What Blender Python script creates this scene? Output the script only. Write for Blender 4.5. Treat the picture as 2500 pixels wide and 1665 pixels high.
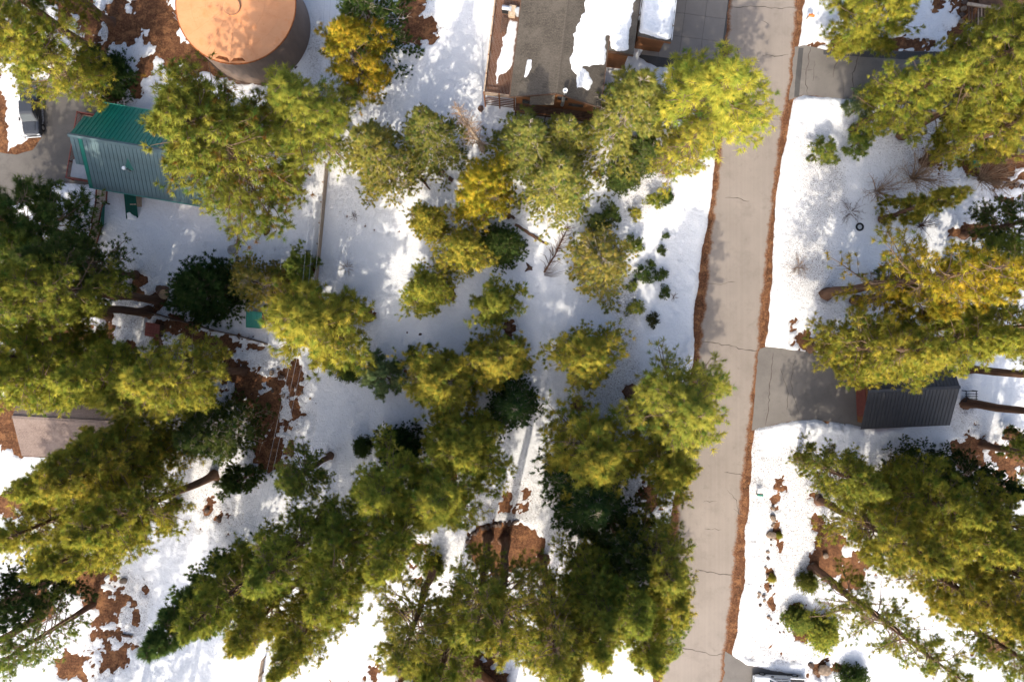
import bpy, bmesh, math, random
import numpy as np
from mathutils import Vector, Matrix

# ---------------------------------------------------------------- camera, sky, sun, exposure
scene = bpy.context.scene
for o in list(bpy.data.objects):
    bpy.data.objects.remove(o)
COL = scene.collection
H = 88.4            # camera height above the ground, metres
PPM = 22.0          # photograph pixels per metre on the ground (2500 px wide)
CX, CY = 1250.0, 832.5

cam_data = bpy.data.cameras.new('camera')
cam_data.lens = 28.0
cam_data.sensor_width = 36.0
cam_data.clip_start = 1.0
cam_data.clip_end = 1500.0
cam = bpy.data.objects.new('camera', cam_data)
COL.objects.link(cam)
cam.location = (0, 0, H)
cam.rotation_euler = (0, 0, 0)
scene.camera = cam

SUN_EL = math.radians(43)
SUN_TURN = math.radians(12)
world = bpy.data.worlds.new('World')
scene.world = world
world.use_nodes = True
wn = world.node_tree
wn.nodes.clear()
wo = wn.nodes.new('ShaderNodeOutputWorld')
wb = wn.nodes.new('ShaderNodeBackground')
sky = wn.nodes.new('ShaderNodeTexSky')
sky.sky_type = 'NISHITA'
sky.sun_disc = False
sky.sun_elevation = SUN_EL
sky.sun_rotation = math.pi + SUN_TURN
sky.altitude = 0
sky.air_density = 1.3
sky.dust_density = 10.0
sky.ozone_density = 6.0
wb.inputs['Strength'].default_value = 0.15
wn.links.new(sky.outputs[0], wb.inputs['Color'])
wn.links.new(wb.outputs[0], wo.inputs['Surface'])

sun_data = bpy.data.lights.new('sun', 'SUN')
sun_data.energy = 2.1
sun_data.angle = math.radians(0.55)
sun_data.color = (1.0, 0.91, 0.77)
sun = bpy.data.objects.new('sun', sun_data)
COL.objects.link(sun)
sun.rotation_euler = (math.pi / 2 - SUN_EL, 0, -SUN_TURN)
sun.location = (-30, -120, 120)

scene.view_settings.view_transform = 'Standard'
scene.view_settings.look = 'None'
scene.view_settings.exposure = 1.08
scene.view_settings.gamma = 1.0
scene.render.resolution_x = 1024
scene.render.resolution_y = 681
scene.render.engine = 'CYCLES'
scene.cycles.max_bounces = 4
scene.cycles.diffuse_bounces = 2

# ---------------------------------------------------------------- helpers
def W(px, py, z=0.0):
    """a point of the photograph at height z, as a place in the world"""
    k = (H - z) / H / PPM
    return Vector(((px - CX) * k, -(py - CY) * k, z))

def WX(px): return (px - CX) / PPM
def WY(py): return -(py - CY) / PPM

def tag(o, label=None, cat=None, group=None, kind=None):
    if label: o['label'] = label
    if cat: o['category'] = cat
    if group: o['group'] = group
    if kind: o['kind'] = kind
    return o

def empty(name, loc=(0, 0, 0), rz=0.0):
    o = bpy.data.objects.new(name, None)
    o.empty_display_size = 0.3
    COL.objects.link(o)
    o.location = loc
    o.rotation_euler = (0, 0, rz)
    return o

def link(name, me, parent=None, loc=None, rot=None, scale=None):
    o = bpy.data.objects.new(name, me)
    COL.objects.link(o)
    if parent is not None: o.parent = parent
    if loc is not None: o.location = loc
    if rot is not None: o.rotation_euler = rot
    if scale is not None: o.scale = scale
    return o

def raw_mesh(name, verts, faces, mat=None, smooth=False):
    me = bpy.data.meshes.new(name)
    me.from_pydata([tuple(v) for v in verts], [], [tuple(f) for f in faces])
    if mat: me.materials.append(mat)
    if smooth:
        me.polygons.foreach_set('use_smooth', [True] * len(me.polygons))
    me.update()
    return me

def np_mesh(name, V, F, mat=None, smooth=False):
    """V (n,3) float, F (m,k) int; fast"""
    me = bpy.data.meshes.new(name)
    n, (m, k) = len(V), F.shape
    me.vertices.add(n)
    me.vertices.foreach_set('co', np.ascontiguousarray(V, dtype=np.float32).ravel())
    me.loops.add(m * k)
    me.loops.foreach_set('vertex_index', np.ascontiguousarray(F, dtype=np.int32).ravel())
    me.polygons.add(m)
    me.polygons.foreach_set('loop_start', np.arange(0, m * k, k, dtype=np.int32))
    if smooth:
        me.polygons.foreach_set('use_smooth', np.ones(m, dtype=bool))
    if mat: me.materials.append(mat)
    me.update(calc_edges=True)
    return me

class MB:
    """collects simple solids, then links them as one mesh object"""
    def __init__(self): self.v, self.f = [], []
    def add(self, vs, fs):
        b = len(self.v)
        self.v += [tuple(p) for p in vs]
        self.f += [tuple(i + b for i in f) for f in fs]
        return self
    def box(self, x0, x1, y0, y1, z0, z1):
        return self.add([(x0,y0,z0),(x1,y0,z0),(x1,y1,z0),(x0,y1,z0),(x0,y0,z1),(x1,y0,z1),(x1,y1,z1),(x0,y1,z1)],
                        [(0,3,2,1),(4,5,6,7),(0,1,5,4),(1,2,6,5),(2,3,7,6),(3,0,4,7)])
    def slab(self, quad, t):
        """quad: four corners of the top face, counter-clockwise; thickness t straight down"""
        q = [Vector(p) for p in quad]
        lo = [p - Vector((0, 0, t)) for p in q]
        return self.add(q + lo, [(0,1,2,3),(7,6,5,4),(0,4,5,1),(1,5,6,2),(2,6,7,3),(3,7,4,0)])
    def bar(self, a, b, w, d=None, up=(0, 0, 1)):
        a, b = Vector(a), Vector(b); d = d or w
        t = (b - a).normalized()
        u = Vector(up)
        if abs(t.dot(u)) > .98: u = Vector((1, 0, 0))
        s = t.cross(u).normalized(); u = s.cross(t).normalized()
        vs = [p + s * (i * w / 2) + u * (j * d / 2) for p in (a, b) for i, j in ((-1,-1),(1,-1),(1,1),(-1,1))]
        return self.add(vs, [(3,2,1,0),(4,5,6,7),(0,1,5,4),(1,2,6,5),(2,3,7,6),(3,0,4,7)])
    def tube(self, pts, rad, n=8, cap=True):
        pts = [Vector(p) for p in pts]
        if not hasattr(rad, '__len__'): rad = [rad] * len(pts)
        rings = []
        for i, p in enumerate(pts):
            t = (pts[min(i + 1, len(pts) - 1)] - pts[max(i - 1, 0)]).normalized()
            u = Vector((0, 0, 1)) if abs(t.z) < .9 else Vector((1, 0, 0))
            s = t.cross(u).normalized(); u = s.cross(t).normalized()
            rings.append([p + (s * math.cos(2*math.pi*k/n) + u * math.sin(2*math.pi*k/n)) * rad[i] for k in range(n)])
        vs = [q for r in rings for q in r]
        fs = []
        for i in range(len(pts) - 1):
            for k in range(n):
                a, b = i * n + k, i * n + (k + 1) % n
                fs.append((a, b, b + n, a + n))
        if cap:
            fs.append(tuple(reversed(range(n)))); fs.append(tuple(range((len(pts) - 1) * n, len(pts) * n)))
        return self.add(vs, fs)
    def prism(self, poly, z0, z1):
        n = len(poly)
        vs = [(x, y, z0) for x, y in poly] + [(x, y, z1) for x, y in poly]
        fs = [tuple(reversed(range(n))), tuple(range(n, 2 * n))]
        fs += [(i, (i + 1) % n, n + (i + 1) % n, n + i) for i in range(n)]
        return self.add(vs, fs)
    def ring(self, r0, r1, z0, z1, n=32, c=(0, 0)):
        vs = []
        for r, z in ((r0, z0), (r1, z0), (r1, z1), (r0, z1)):
            vs += [(c[0] + r * math.cos(2*math.pi*k/n), c[1] + r * math.sin(2*math.pi*k/n), z) for k in range(n)]
        fs = []
        for j in range(4):
            for k in range(n):
                k2 = (k + 1) % n; j2 = (j + 1) % 4
                fs.append((j*n+k, j*n+k2, j2*n+k2, j2*n+k))
        return self.add(vs, fs)
    def mesh(self, name, mat, smooth=False, bevel=0.0):
        me = raw_mesh(name, self.v, self.f, mat, smooth)
        if bevel:
            bm = bmesh.new(); bm.from_mesh(me)
            bmesh.ops.bevel(bm, geom=bm.edges[:], offset=bevel, segments=1, affect='EDGES', clamp_overlap=True)
            bm.to_mesh(me); bm.free()
        return me
    def build(self, name, mat, parent=None, smooth=False, bevel=0.0, loc=None, rot=None):
        return link(name, self.mesh(name, mat, smooth, bevel), parent, loc, rot)

# lattice noise
_NT = np.random.default_rng(7).random((256, 256))
def vnoise(x, y, seed=0):
    x = x + seed * 17.31; y = y + seed * 9.77
    xi, yi = np.floor(x).astype(int), np.floor(y).astype(int)
    fx, fy = x - xi, y - yi
    fx = fx * fx * (3 - 2 * fx); fy = fy * fy * (3 - 2 * fy)
    g = lambda a, b: _NT[a % 256, b % 256]
    return (g(xi, yi) * (1-fx) + g(xi+1, yi) * fx) * (1-fy) + (g(xi, yi+1) * (1-fx) + g(xi+1, yi+1) * fx) * fy
def fbm(x, y, freq, octv=4, seed=0, gain=.5):
    s, a, t = 0, 1.0, 0
    for i in range(octv):
        s = s + a * vnoise(x * freq, y * freq, seed + i * 3)
        t += a; a *= gain; freq *= 2.03
    return s / t - .5          # about -.5 .. .5

def poly_sd(poly, X, Y):
    """signed distance to a polygon (metres), positive outside"""
    d = np.full(X.shape, 1e9); inside = np.zeros(X.shape, bool)
    n = len(poly)
    for i in range(n):
        ax, ay = poly[i]; bx, by = poly[(i + 1) % n]
        ex, ey = bx - ax, by - ay
        L = ex * ex + ey * ey + 1e-12
        t = np.clip(((X - ax) * ex + (Y - ay) * ey) / L, 0, 1)
        d = np.minimum(d, (X - ax - t * ex) ** 2 + (Y - ay - t * ey) ** 2)
        c = ((ay > Y) != (by > Y))
        with np.errstate(divide='ignore', invalid='ignore'):
            xi = (bx - ax) * (Y - ay) / (by - ay if by != ay else 1e-12) + ax
        inside ^= c & (X < xi)
    d = np.sqrt(d)
    return np.where(inside, -d, d)

# ---------------------------------------------------------------- materials
class NT:
    def __init__(self, name):
        self.m = bpy.data.materials.new(name)
        self.m.use_nodes = True
        self.t = self.m.node_tree
        self.t.nodes.clear()
        self.out = self.t.nodes.new('ShaderNodeOutputMaterial')
    def n(self, typ, **kw):
        nd = self.t.nodes.new(typ)
        for k, v in kw.items():
            if k.startswith('i_'):
                key = k[2:]
                key = int(key) if key.isdigit() else key.replace('_', ' ')
                nd.inputs[key].default_value = v
            else: setattr(nd, k, v)
        return nd
    def l(self, a, b): self.t.links.new(a, b)
    def coord(self, kind='Object', scale=(1, 1, 1)):
        c = self.n('ShaderNodeTexCoord'); mp = self.n('ShaderNodeMapping')
        mp.inputs['Scale'].default_value = scale
        self.l(c.outputs[kind], mp.inputs['Vector'])
        return mp.outputs[0]
    def noise(self, vec, scale, detail=4, rough=.55):
        nd = self.n('ShaderNodeTexNoise'); nd.inputs['Scale'].default_value = scale
        nd.inputs['Detail'].default_value = detail; nd.inputs['Roughness'].default_value = rough
        if vec is not None: self.l(vec, nd.inputs['Vector'])
        return nd.outputs['Fac']
    def ramp(self, fac, stops, interp='LINEAR'):
        nd = self.n('ShaderNodeValToRGB'); cr = nd.color_ramp; cr.interpolation = interp
        while len(cr.elements) < len(stops): cr.elements.new(.5)
        for e, (p, c) in zip(cr.elements, stops):
            e.position = p; e.color = (*c, 1) if len(c) == 3 else c
        self.l(fac, nd.inputs[0]); return nd.outputs[0]
    def mix(self, fac, a, b, mode='MIX'):
        nd = self.n('ShaderNodeMix', data_type='RGBA', blend_type=mode)
        for sock, v in ((nd.inputs[0], fac), (nd.inputs[6], a), (nd.inputs[7], b)):
            if isinstance(v, (int, float)): sock.default_value = v
            elif isinstance(v, tuple): sock.default_value = (*v, 1)
            else: self.l(v, sock)
        return nd.outputs[2]
    def math(self, op, a, b=None, c=None, clamp=False):
        nd = self.n('ShaderNodeMath', operation=op); nd.use_clamp = clamp
        for i, v in enumerate((a, b, c)):
            if v is None: continue
            if isinstance(v, (int, float)): nd.inputs[i].default_value = v
            else: self.l(v, nd.inputs[i])
        return nd.outputs[0]
    def bump(self, h, strength=.4, dist=.05):
        nd = self.n('ShaderNodeBump'); nd.inputs['Strength'].default_value = strength
        nd.inputs['Distance'].default_value = dist
        self.l(h, nd.inputs['Height']); return nd.outputs[0]
    def bsdf(self, color, rough=.8, normal=None, metallic=0.0, spec=.3, **kw):
        b = self.n('ShaderNodeBsdfPrincipled')
        if isinstance(color, tuple): b.inputs['Base Color'].default_value = (*color, 1)
        else: self.l(color, b.inputs['Base Color'])
        if isinstance(rough, (int, float)): b.inputs['Roughness'].default_value = rough
        else: self.l(rough, b.inputs['Roughness'])
        b.inputs['Metallic'].default_value = metallic
        b.inputs['Specular IOR Level'].default_value = spec
        if normal is not None: self.l(normal, b.inputs['Normal'])
        for k, v in kw.items(): b.inputs[k].default_value = v
        self.l(b.outputs[0], self.out.inputs['Surface'])
        return b

def simple(name, color, rough=.75, var=.25, scale=6, spec=.3, metallic=0.0, bump=0.15, stretch=(1, 1, 1)):
    t = NT(name); v = t.coord('Object', stretch)
    f = t.noise(v, scale, 5)
    a = tuple(c * (1 - var) for c in color); b = tuple(min(1, c * (1 + var)) for c in color)
    col = t.ramp(f, [(.3, a), (.7, b)])
    g = t.noise(v, scale * 6, 3)
    t.bsdf(col, rough, t.bump(g, bump, .03) if bump else None, metallic, spec)
    return t.m

def m_soil():
    t = NT('red_soil'); v = t.coord()
    f = t.noise(v, .35, 6, .6); g = t.noise(v, 5, 6, .7); k = t.noise(v, 22, 3, .6)
    c = t.ramp(f, [(.36, (.022, .010, .006)), (.5, (.085, .034, .018)), (.64, (.20, .09, .045))])
    c = t.mix(.65, c, t.ramp(g, [(.34, (.012, .006, .004)), (.48, (.07, .028, .014)), (.58, (.14, .06, .028)), (.72, (.28, .16, .09))]))
    c = t.mix(t.ramp(k, [(.54, (0, 0, 0)), (.64, (.85, .85, .85))]), c, (.22, .13, .07))
    p_ = t.noise(v, .8, 6, .8)
    c = t.mix(t.ramp(p_, [(.50, (0, 0, 0)), (.60, (.8, .8, .8))]), c, (.24, .115, .052))
    q_ = t.noise(v, 2.4, 5, .7)
    c = t.mix(t.ramp(q_, [(.60, (0, 0, 0)), (.66, (.85, .85, .85))]), c, (.02, .012, .008))
    h = t.math('ADD', t.math('MULTIPLY', g, .7), t.math('MULTIPLY', k, .3))
    t.bsdf(c, .95, t.bump(h, .8, .12), spec=.1)
    return t.m

def m_snow():
    t = NT('snow'); v = t.coord()
    at = t.n('ShaderNodeAttribute', attribute_name='litter')
    g = t.noise(v, 3.2, 5, .65); k = t.noise(v, 11, 3, .6); w = t.noise(v, .5, 3, .5)
    # needles and bark crumbs lying on the snow
    s1 = t.noise(v, 8.5, 4, .65); s2 = t.noise(v, 24, 2, .6)
    th1 = t.math('SUBTRACT', .79, t.math('MULTIPLY', at.outputs['Fac'], .25))
    th2 = t.math('SUBTRACT', .80, t.math('MULTIPLY', at.outputs['Fac'], .26))
    d1 = t.math('MULTIPLY', t.math('SUBTRACT', s1, th1), 16, clamp=True)
    d2 = t.math('MULTIPLY', t.math('SUBTRACT', s2, th2), 12, clamp=True)
    spk = t.math('MULTIPLY', t.math('MAXIMUM', d1, d2), .8)
    base = t.ramp(w, [(.3, (.76, .775, .79)), (.7, (.84, .85, .86))])
    gr = t.noise(v, 16, 3, .7); base = t.mix(t.ramp(gr, [(.40, (.5, .5, .5)), (.60, (0, 0, 0))]), base, (.62, .62, .62))
    dirt = t.math('MULTIPLY', at.outputs['Fac'], .22, clamp=True)
    base = t.mix(dirt, base, (.42, .36, .31))
    lc = t.ramp(k, [(.35, (.05, .035, .02)), (.7, (.16, .10, .05))])
    c = t.mix(spk, base, lc)
    h = t.math('ADD', t.math('MULTIPLY', g, .75), t.math('MULTIPLY', k, .35))
    b = t.bsdf(c, .75, t.bump(h, .9, .16), spec=.25)
    return t.m

def m_road(name, c0, c1, streak_dir=None, gscale=30, patch=.18, edge=False):
    t = NT(name); v = t.coord()
    f = t.noise(v, patch, 5, .6); g = t.noise(v, gscale, 2, .6)
    c = t.ramp(f, [(.3, c0), (.72, c1)])
    if streak_dir is not None:
        mp = t.n('ShaderNodeMapping'); mp.inputs['Rotation'].default_value = (0, 0, streak_dir)
        mp.inputs['Scale'].default_value = (3.5, .02, 1)
        t.l(v, mp.inputs['Vector'])
        s = t.noise(mp.outputs[0], 1.0, 4, .6)
        c = t.mix(.16, c, t.ramp(s, [(.3, tuple(x * .8 for x in c0)), (.7, tuple(min(1, x * 1.12) for x in c1))]))
    st = t.noise(v, .9, 5, .65)
    c = t.mix(t.ramp(st, [(.62, (0, 0, 0)), (.74, (.35, .35, .35))]), c, tuple(x * .6 for x in c0))
    c = t.mix(t.ramp(g, [(.3, (.3, .3, .3)), (.7, (0, 0, 0))]), c, tuple(x * .62 for x in c0))
    pt = t.noise(v, .45, 4, .75)
    c = t.mix(t.ramp(pt, [(.50, (0, 0, 0)), (.66, (.45, .45, .45))]), c, tuple(x * .8 for x in c0))
    if edge:                      # needles and dirt drifted along the verge
        ea = t.n('ShaderNodeAttribute', attribute_name='edge')
        en = t.noise(v, 2.6, 6, .75); ef = t.noise(v, 14, 3, .6)
        m_ = t.math('SUBTRACT', t.math('ADD', t.math('MULTIPLY', ea.outputs['Fac'], .62), t.math('ADD', t.math('MULTIPLY', en, .55), t.math('MULTIPLY', ef, .25))), .74)
        c = t.mix(t.math('MULTIPLY', m_, 5, clamp=True), c, t.ramp(ef, [(.35, (.05, .024, .013)), (.55, (.16, .07, .032)), (.7, (.28, .15, .075))]))
    t.bsdf(c, .9, t.bump(g, .3, .02), spec=.2)
    return t.m

def m_foliage(name='needles'):
    t = NT(name)
    oi = t.n('ShaderNodeObjectInfo')
    tv = t.n('ShaderNodeAttribute', attribute_name='tv')       # one value per needle tuft
    tn = t.n('ShaderNodeAttribute', attribute_name='tn')       # the way the tuft faces
    vt = t.n('ShaderNodeVectorTransform', vector_type='NORMAL', convert_from='OBJECT', convert_to='WORLD')
    t.l(tn.outputs['Vector'], vt.inputs[0])
    nm = t.n('ShaderNodeVectorMath', operation='NORMALIZE'); t.l(vt.outputs[0], nm.inputs[0])
    lo = t.mix(1.0, oi.outputs['Color'], (.46, .72, .65), 'MULTIPLY')
    hi = t.mix(1.0, oi.outputs['Color'], (1.75, 1.50, 1.2), 'MULTIPLY')
    c = t.mix(tv.outputs['Fac'], lo, hi)
    rust = t.n('ShaderNodeAttribute', attribute_name='rust')
    c = t.mix(rust.outputs['Fac'], c, (.36, .15, .035))
    d = t.n('ShaderNodeBsdfDiffuse'); t.l(c, d.inputs['Color']); t.l(nm.outputs[0], d.inputs['Normal'])
    tr = t.n('ShaderNodeBsdfTranslucent'); t.l(t.mix(1.0, c, (1.0, 1.0, .75), 'MULTIPLY'), tr.inputs['Color'])
    t.l(nm.outputs[0], tr.inputs['Normal'])
    ms = t.n('ShaderNodeMixShader'); ms.inputs[0].default_value = .45
    t.l(d.outputs[0], ms.inputs[1]); t.l(tr.outputs[0], ms.inputs[2])
    t.l(ms.outputs[0], t.out.inputs['Surface'])
    return t.m

def m_shingle(name, c0, c1, c2):
    t = NT(name); v = t.coord()
    br = t.n('ShaderNodeTexBrick'); t.l(v, br.inputs['Vector'])
    br.inputs['Scale'].default_value = 1.0
    br.inputs['Brick Width'].default_value = .30; br.inputs['Row Height'].default_value = .16
    br.inputs['Mortar Size'].default_value = .012
    br.inputs['Color1'].default_value = (*c0, 1); br.inputs['Color2'].default_value = (*c1, 1)
    br.inputs['Mortar'].default_value = (*tuple(x * .4 for x in c0), 1)
    f = t.noise(v, .5, 4, .6); g = t.noise(v, 9, 3)
    c = t.mix(.45, br.outputs[0], t.ramp(g, [(.3, tuple(x * .5 for x in c0)), (.7, c2)]))
    c = t.mix(t.ramp(f, [(.4, (0, 0, 0)), (.75, (.5, .5, .5))]), c, c2)
    t.bsdf(c, .95, t.bump(t.math('ADD', br.outputs[1], t.math('MULTIPLY', g, -.5)), .4, -.03), spec=.15)
    return t.m

def m_wood(name, c, scale=(1, 1, 12), rough=.75, var=.4):
    return simple(name, c, rough, var, 2.5, .25, 0, .25, scale)

M = {}
def mats():
    M['soil'] = m_soil(); M['snow'] = m_snow()
    M['road'] = m_road('old_asphalt', (.22, .186, .156), (.285, .242, .205), -.13, edge=True)
    M['drive'] = m_road('grey_asphalt', (.13, .117, .105), (.20, .18, .16))
    M['drive_shade_toned'] = m_road('shade_toned_asphalt', (.095, .086, .078), (.15, .136, .122))  # darker copy of the grey asphalt; tree shade is put into its colour
    M['drive_dark'] = m_road('dark_asphalt', (.055, .053, .052), (.095, .09, .085))
    M['concrete'] = m_road('concrete', (.18, .16, .14), (.25, .22, .195))
    M['crack'] = simple('crack_tar', (.075, .06, .05), .9, .3, 4)
    M['needles'] = m_foliage()
    M['bark'] = simple('pine_bark', (.15, .085, .055), .95, .5, 3.0, .1, 0, .8, (3, 3, .6))
    M['bark_pale'] = simple('grey_bark', (.34, .27, .21), .95, .35, 4, .1, 0, .5, (3, 3, .8))
    M['limb'] = simple('limb_bark', (.20, .135, .09), .95, .4, 5, .1)
    M['twig_pale'] = simple('pale_twig', (.46, .38, .29), .9, .3, 5, .1)
    M['twig_brown'] = simple('brown_twig', (.13, .075, .05), .9, .3, 5, .1)
    M['twig_tan'] = simple('tan_twig', (.33, .22, .14), .9, .3, 5, .1)
    M['twig_red'] = simple('red_twig', (.30, .15, .09), .9, .3, 5, .1)
    M['rock'] = simple('granite', (.20, .15, .11), .9, .4, 2.5, .2, 0, .6)
    M['rock_dark'] = simple('dark_rock', (.10, .07, .055), .9, .4, 2.5, .2, 0, .6)
    M['wood'] = m_wood('weathered_wood', (.30, .22, .155))
    M['wood_tan'] = m_wood('tan_wood', (.40, .30, .21))
    M['wood_dark'] = m_wood('dark_wood', (.10, .058, .038))
    M['wood_red'] = m_wood('red_stained_wood', (.21, .065, .05))
    M['siding'] = m_wood('cedar_siding', (.22, .095, .04), (.5, .5, 9))
    M['deck_brown'] = m_wood('deck_brown', (.115, .058, .034), (6, .3, 1))
    M['log_end'] = simple('log_end', (.42, .29, .17), .9, .3, 8)
    M['roof_green'] = simple('green_metal', (.006, .15, .11), .42, .18, .8, .5, 0, 0)
    M['awning'] = simple('awning_green', (.004, .055, .042), .75, .2, 1.5, .2, 0, 0)
    M['roof_grey_green'] = simple('grey_green_metal', (.085, .135, .145), .45, .22, .6, .5, 0, 0)  # greyer green for the south slope panels and ridge cap
    M['roof_trim'] = simple('green_trim', (.02, .16, .125), .45, .15, 2, .5, 0, 0)
    M['roof_dark'] = simple('charcoal_metal', (.045, .044, .047), .5, .2, .8, .5, 0, 0)
    M['shingle'] = m_shingle('brown_grey_shingle', (.06, .05, .04), (.105, .088, .07), (.155, .132, .106))
    M['shingle_tan'] = m_shingle('tan_shingle', (.16, .115, .10), (.21, .155, .13), (.28, .22, .19))
    M['shingle_red'] = m_shingle('red_brown_shingle', (.13, .06, .048), (.19, .09, .07), (.24, .13, .10))
    M['tank_roof'] = None
    M['metal'] = simple('galvanised_steel', (.55, .56, .57), .35, .15, 3, .5, .8, 0)
    M['dark'] = simple('black_rubber', (.018, .018, .018), .7, .2, 6)
    M['glass'] = simple('car_glass', (.035, .045, .05), .08, .1, 3, .6, 0, 0)
    M['window'] = simple('window_glass', (.05, .06, .07), .1, .1, 3, .6, 0, 0)
    M['paint_grey'] = simple('charcoal_car_paint', (.045, .048, .055), .3, .08, 3, .5, .2, 0)
    M['paint_white'] = simple('white_car_paint', (.62, .64, .66), .3, .05, 3, .5, 0, 0)
    M['lamp_lens'] = simple('lamp_lens', (.7, .7, .68), .15, .05, 3, .6, 0, 0)
    M['plastic_grey'] = simple('grey_plastic', (.42, .44, .46), .6, .1, 2)
    M['green_paint'] = simple('green_paint', (.03, .17, .12), .5, .15, 3)
    M['green_bin'] = simple('green_plastic', (.02, .20, .09), .45, .15, 3)
    M['orange'] = simple('orange_plastic', (.62, .16, .03), .5, .15, 3)
    M['concrete_ring'] = simple('concrete_ring', (.36, .33, .29), .9, .25, 6)
    M['ash'] = simple('ash', (.30, .28, .26), .95, .35, 6)
    M['white_mat'] = simple('pale_grey_mat', (.40, .41, .42), .8, .1, 2)
    t = NT('tank_roof_paint'); v = t.coord()
    f = t.noise(v, .5, 5, .65); g = t.noise(v, 3.0, 6, .7)
    c = t.ramp(f, [(.3, (.55, .235, .10)), (.55, (.60, .28, .13)), (.75, (.58, .21, .07))])
    c = t.mix(t.ramp(g, [(.60, (0, 0, 0)), (.72, (.55, .55, .55))]), c, (.42, .13, .035))
    st = t.n('ShaderNodeMapping'); st.inputs['Scale'].default_value = (1, 6, 1); t.l(v, st.inputs['Vector'])
    s = t.noise(st.outputs[0], 1.3, 3)
    c = t.mix(t.ramp(s, [(.62, (0, 0, 0)), (.70, (.35, .35, .35))]), c, (.50, .20, .07))
    t.bsdf(c, .6, spec=.3); M['tank_roof'] = t.m
    t = NT('tank_wall_paint'); v = t.coord('Object', (1, 1, .25))
    f = t.noise(v, 1.2, 5, .6)
    c = t.ramp(f, [(.3, (.17, .115, .085)), (.7, (.235, .165, .125))])
    t.bsdf(c, .55, spec=.35); M['tank_wall'] = t.m
    M['rust'] = simple('rust', (.30, .09, .025), .9, .4, 4)
mats()

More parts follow.
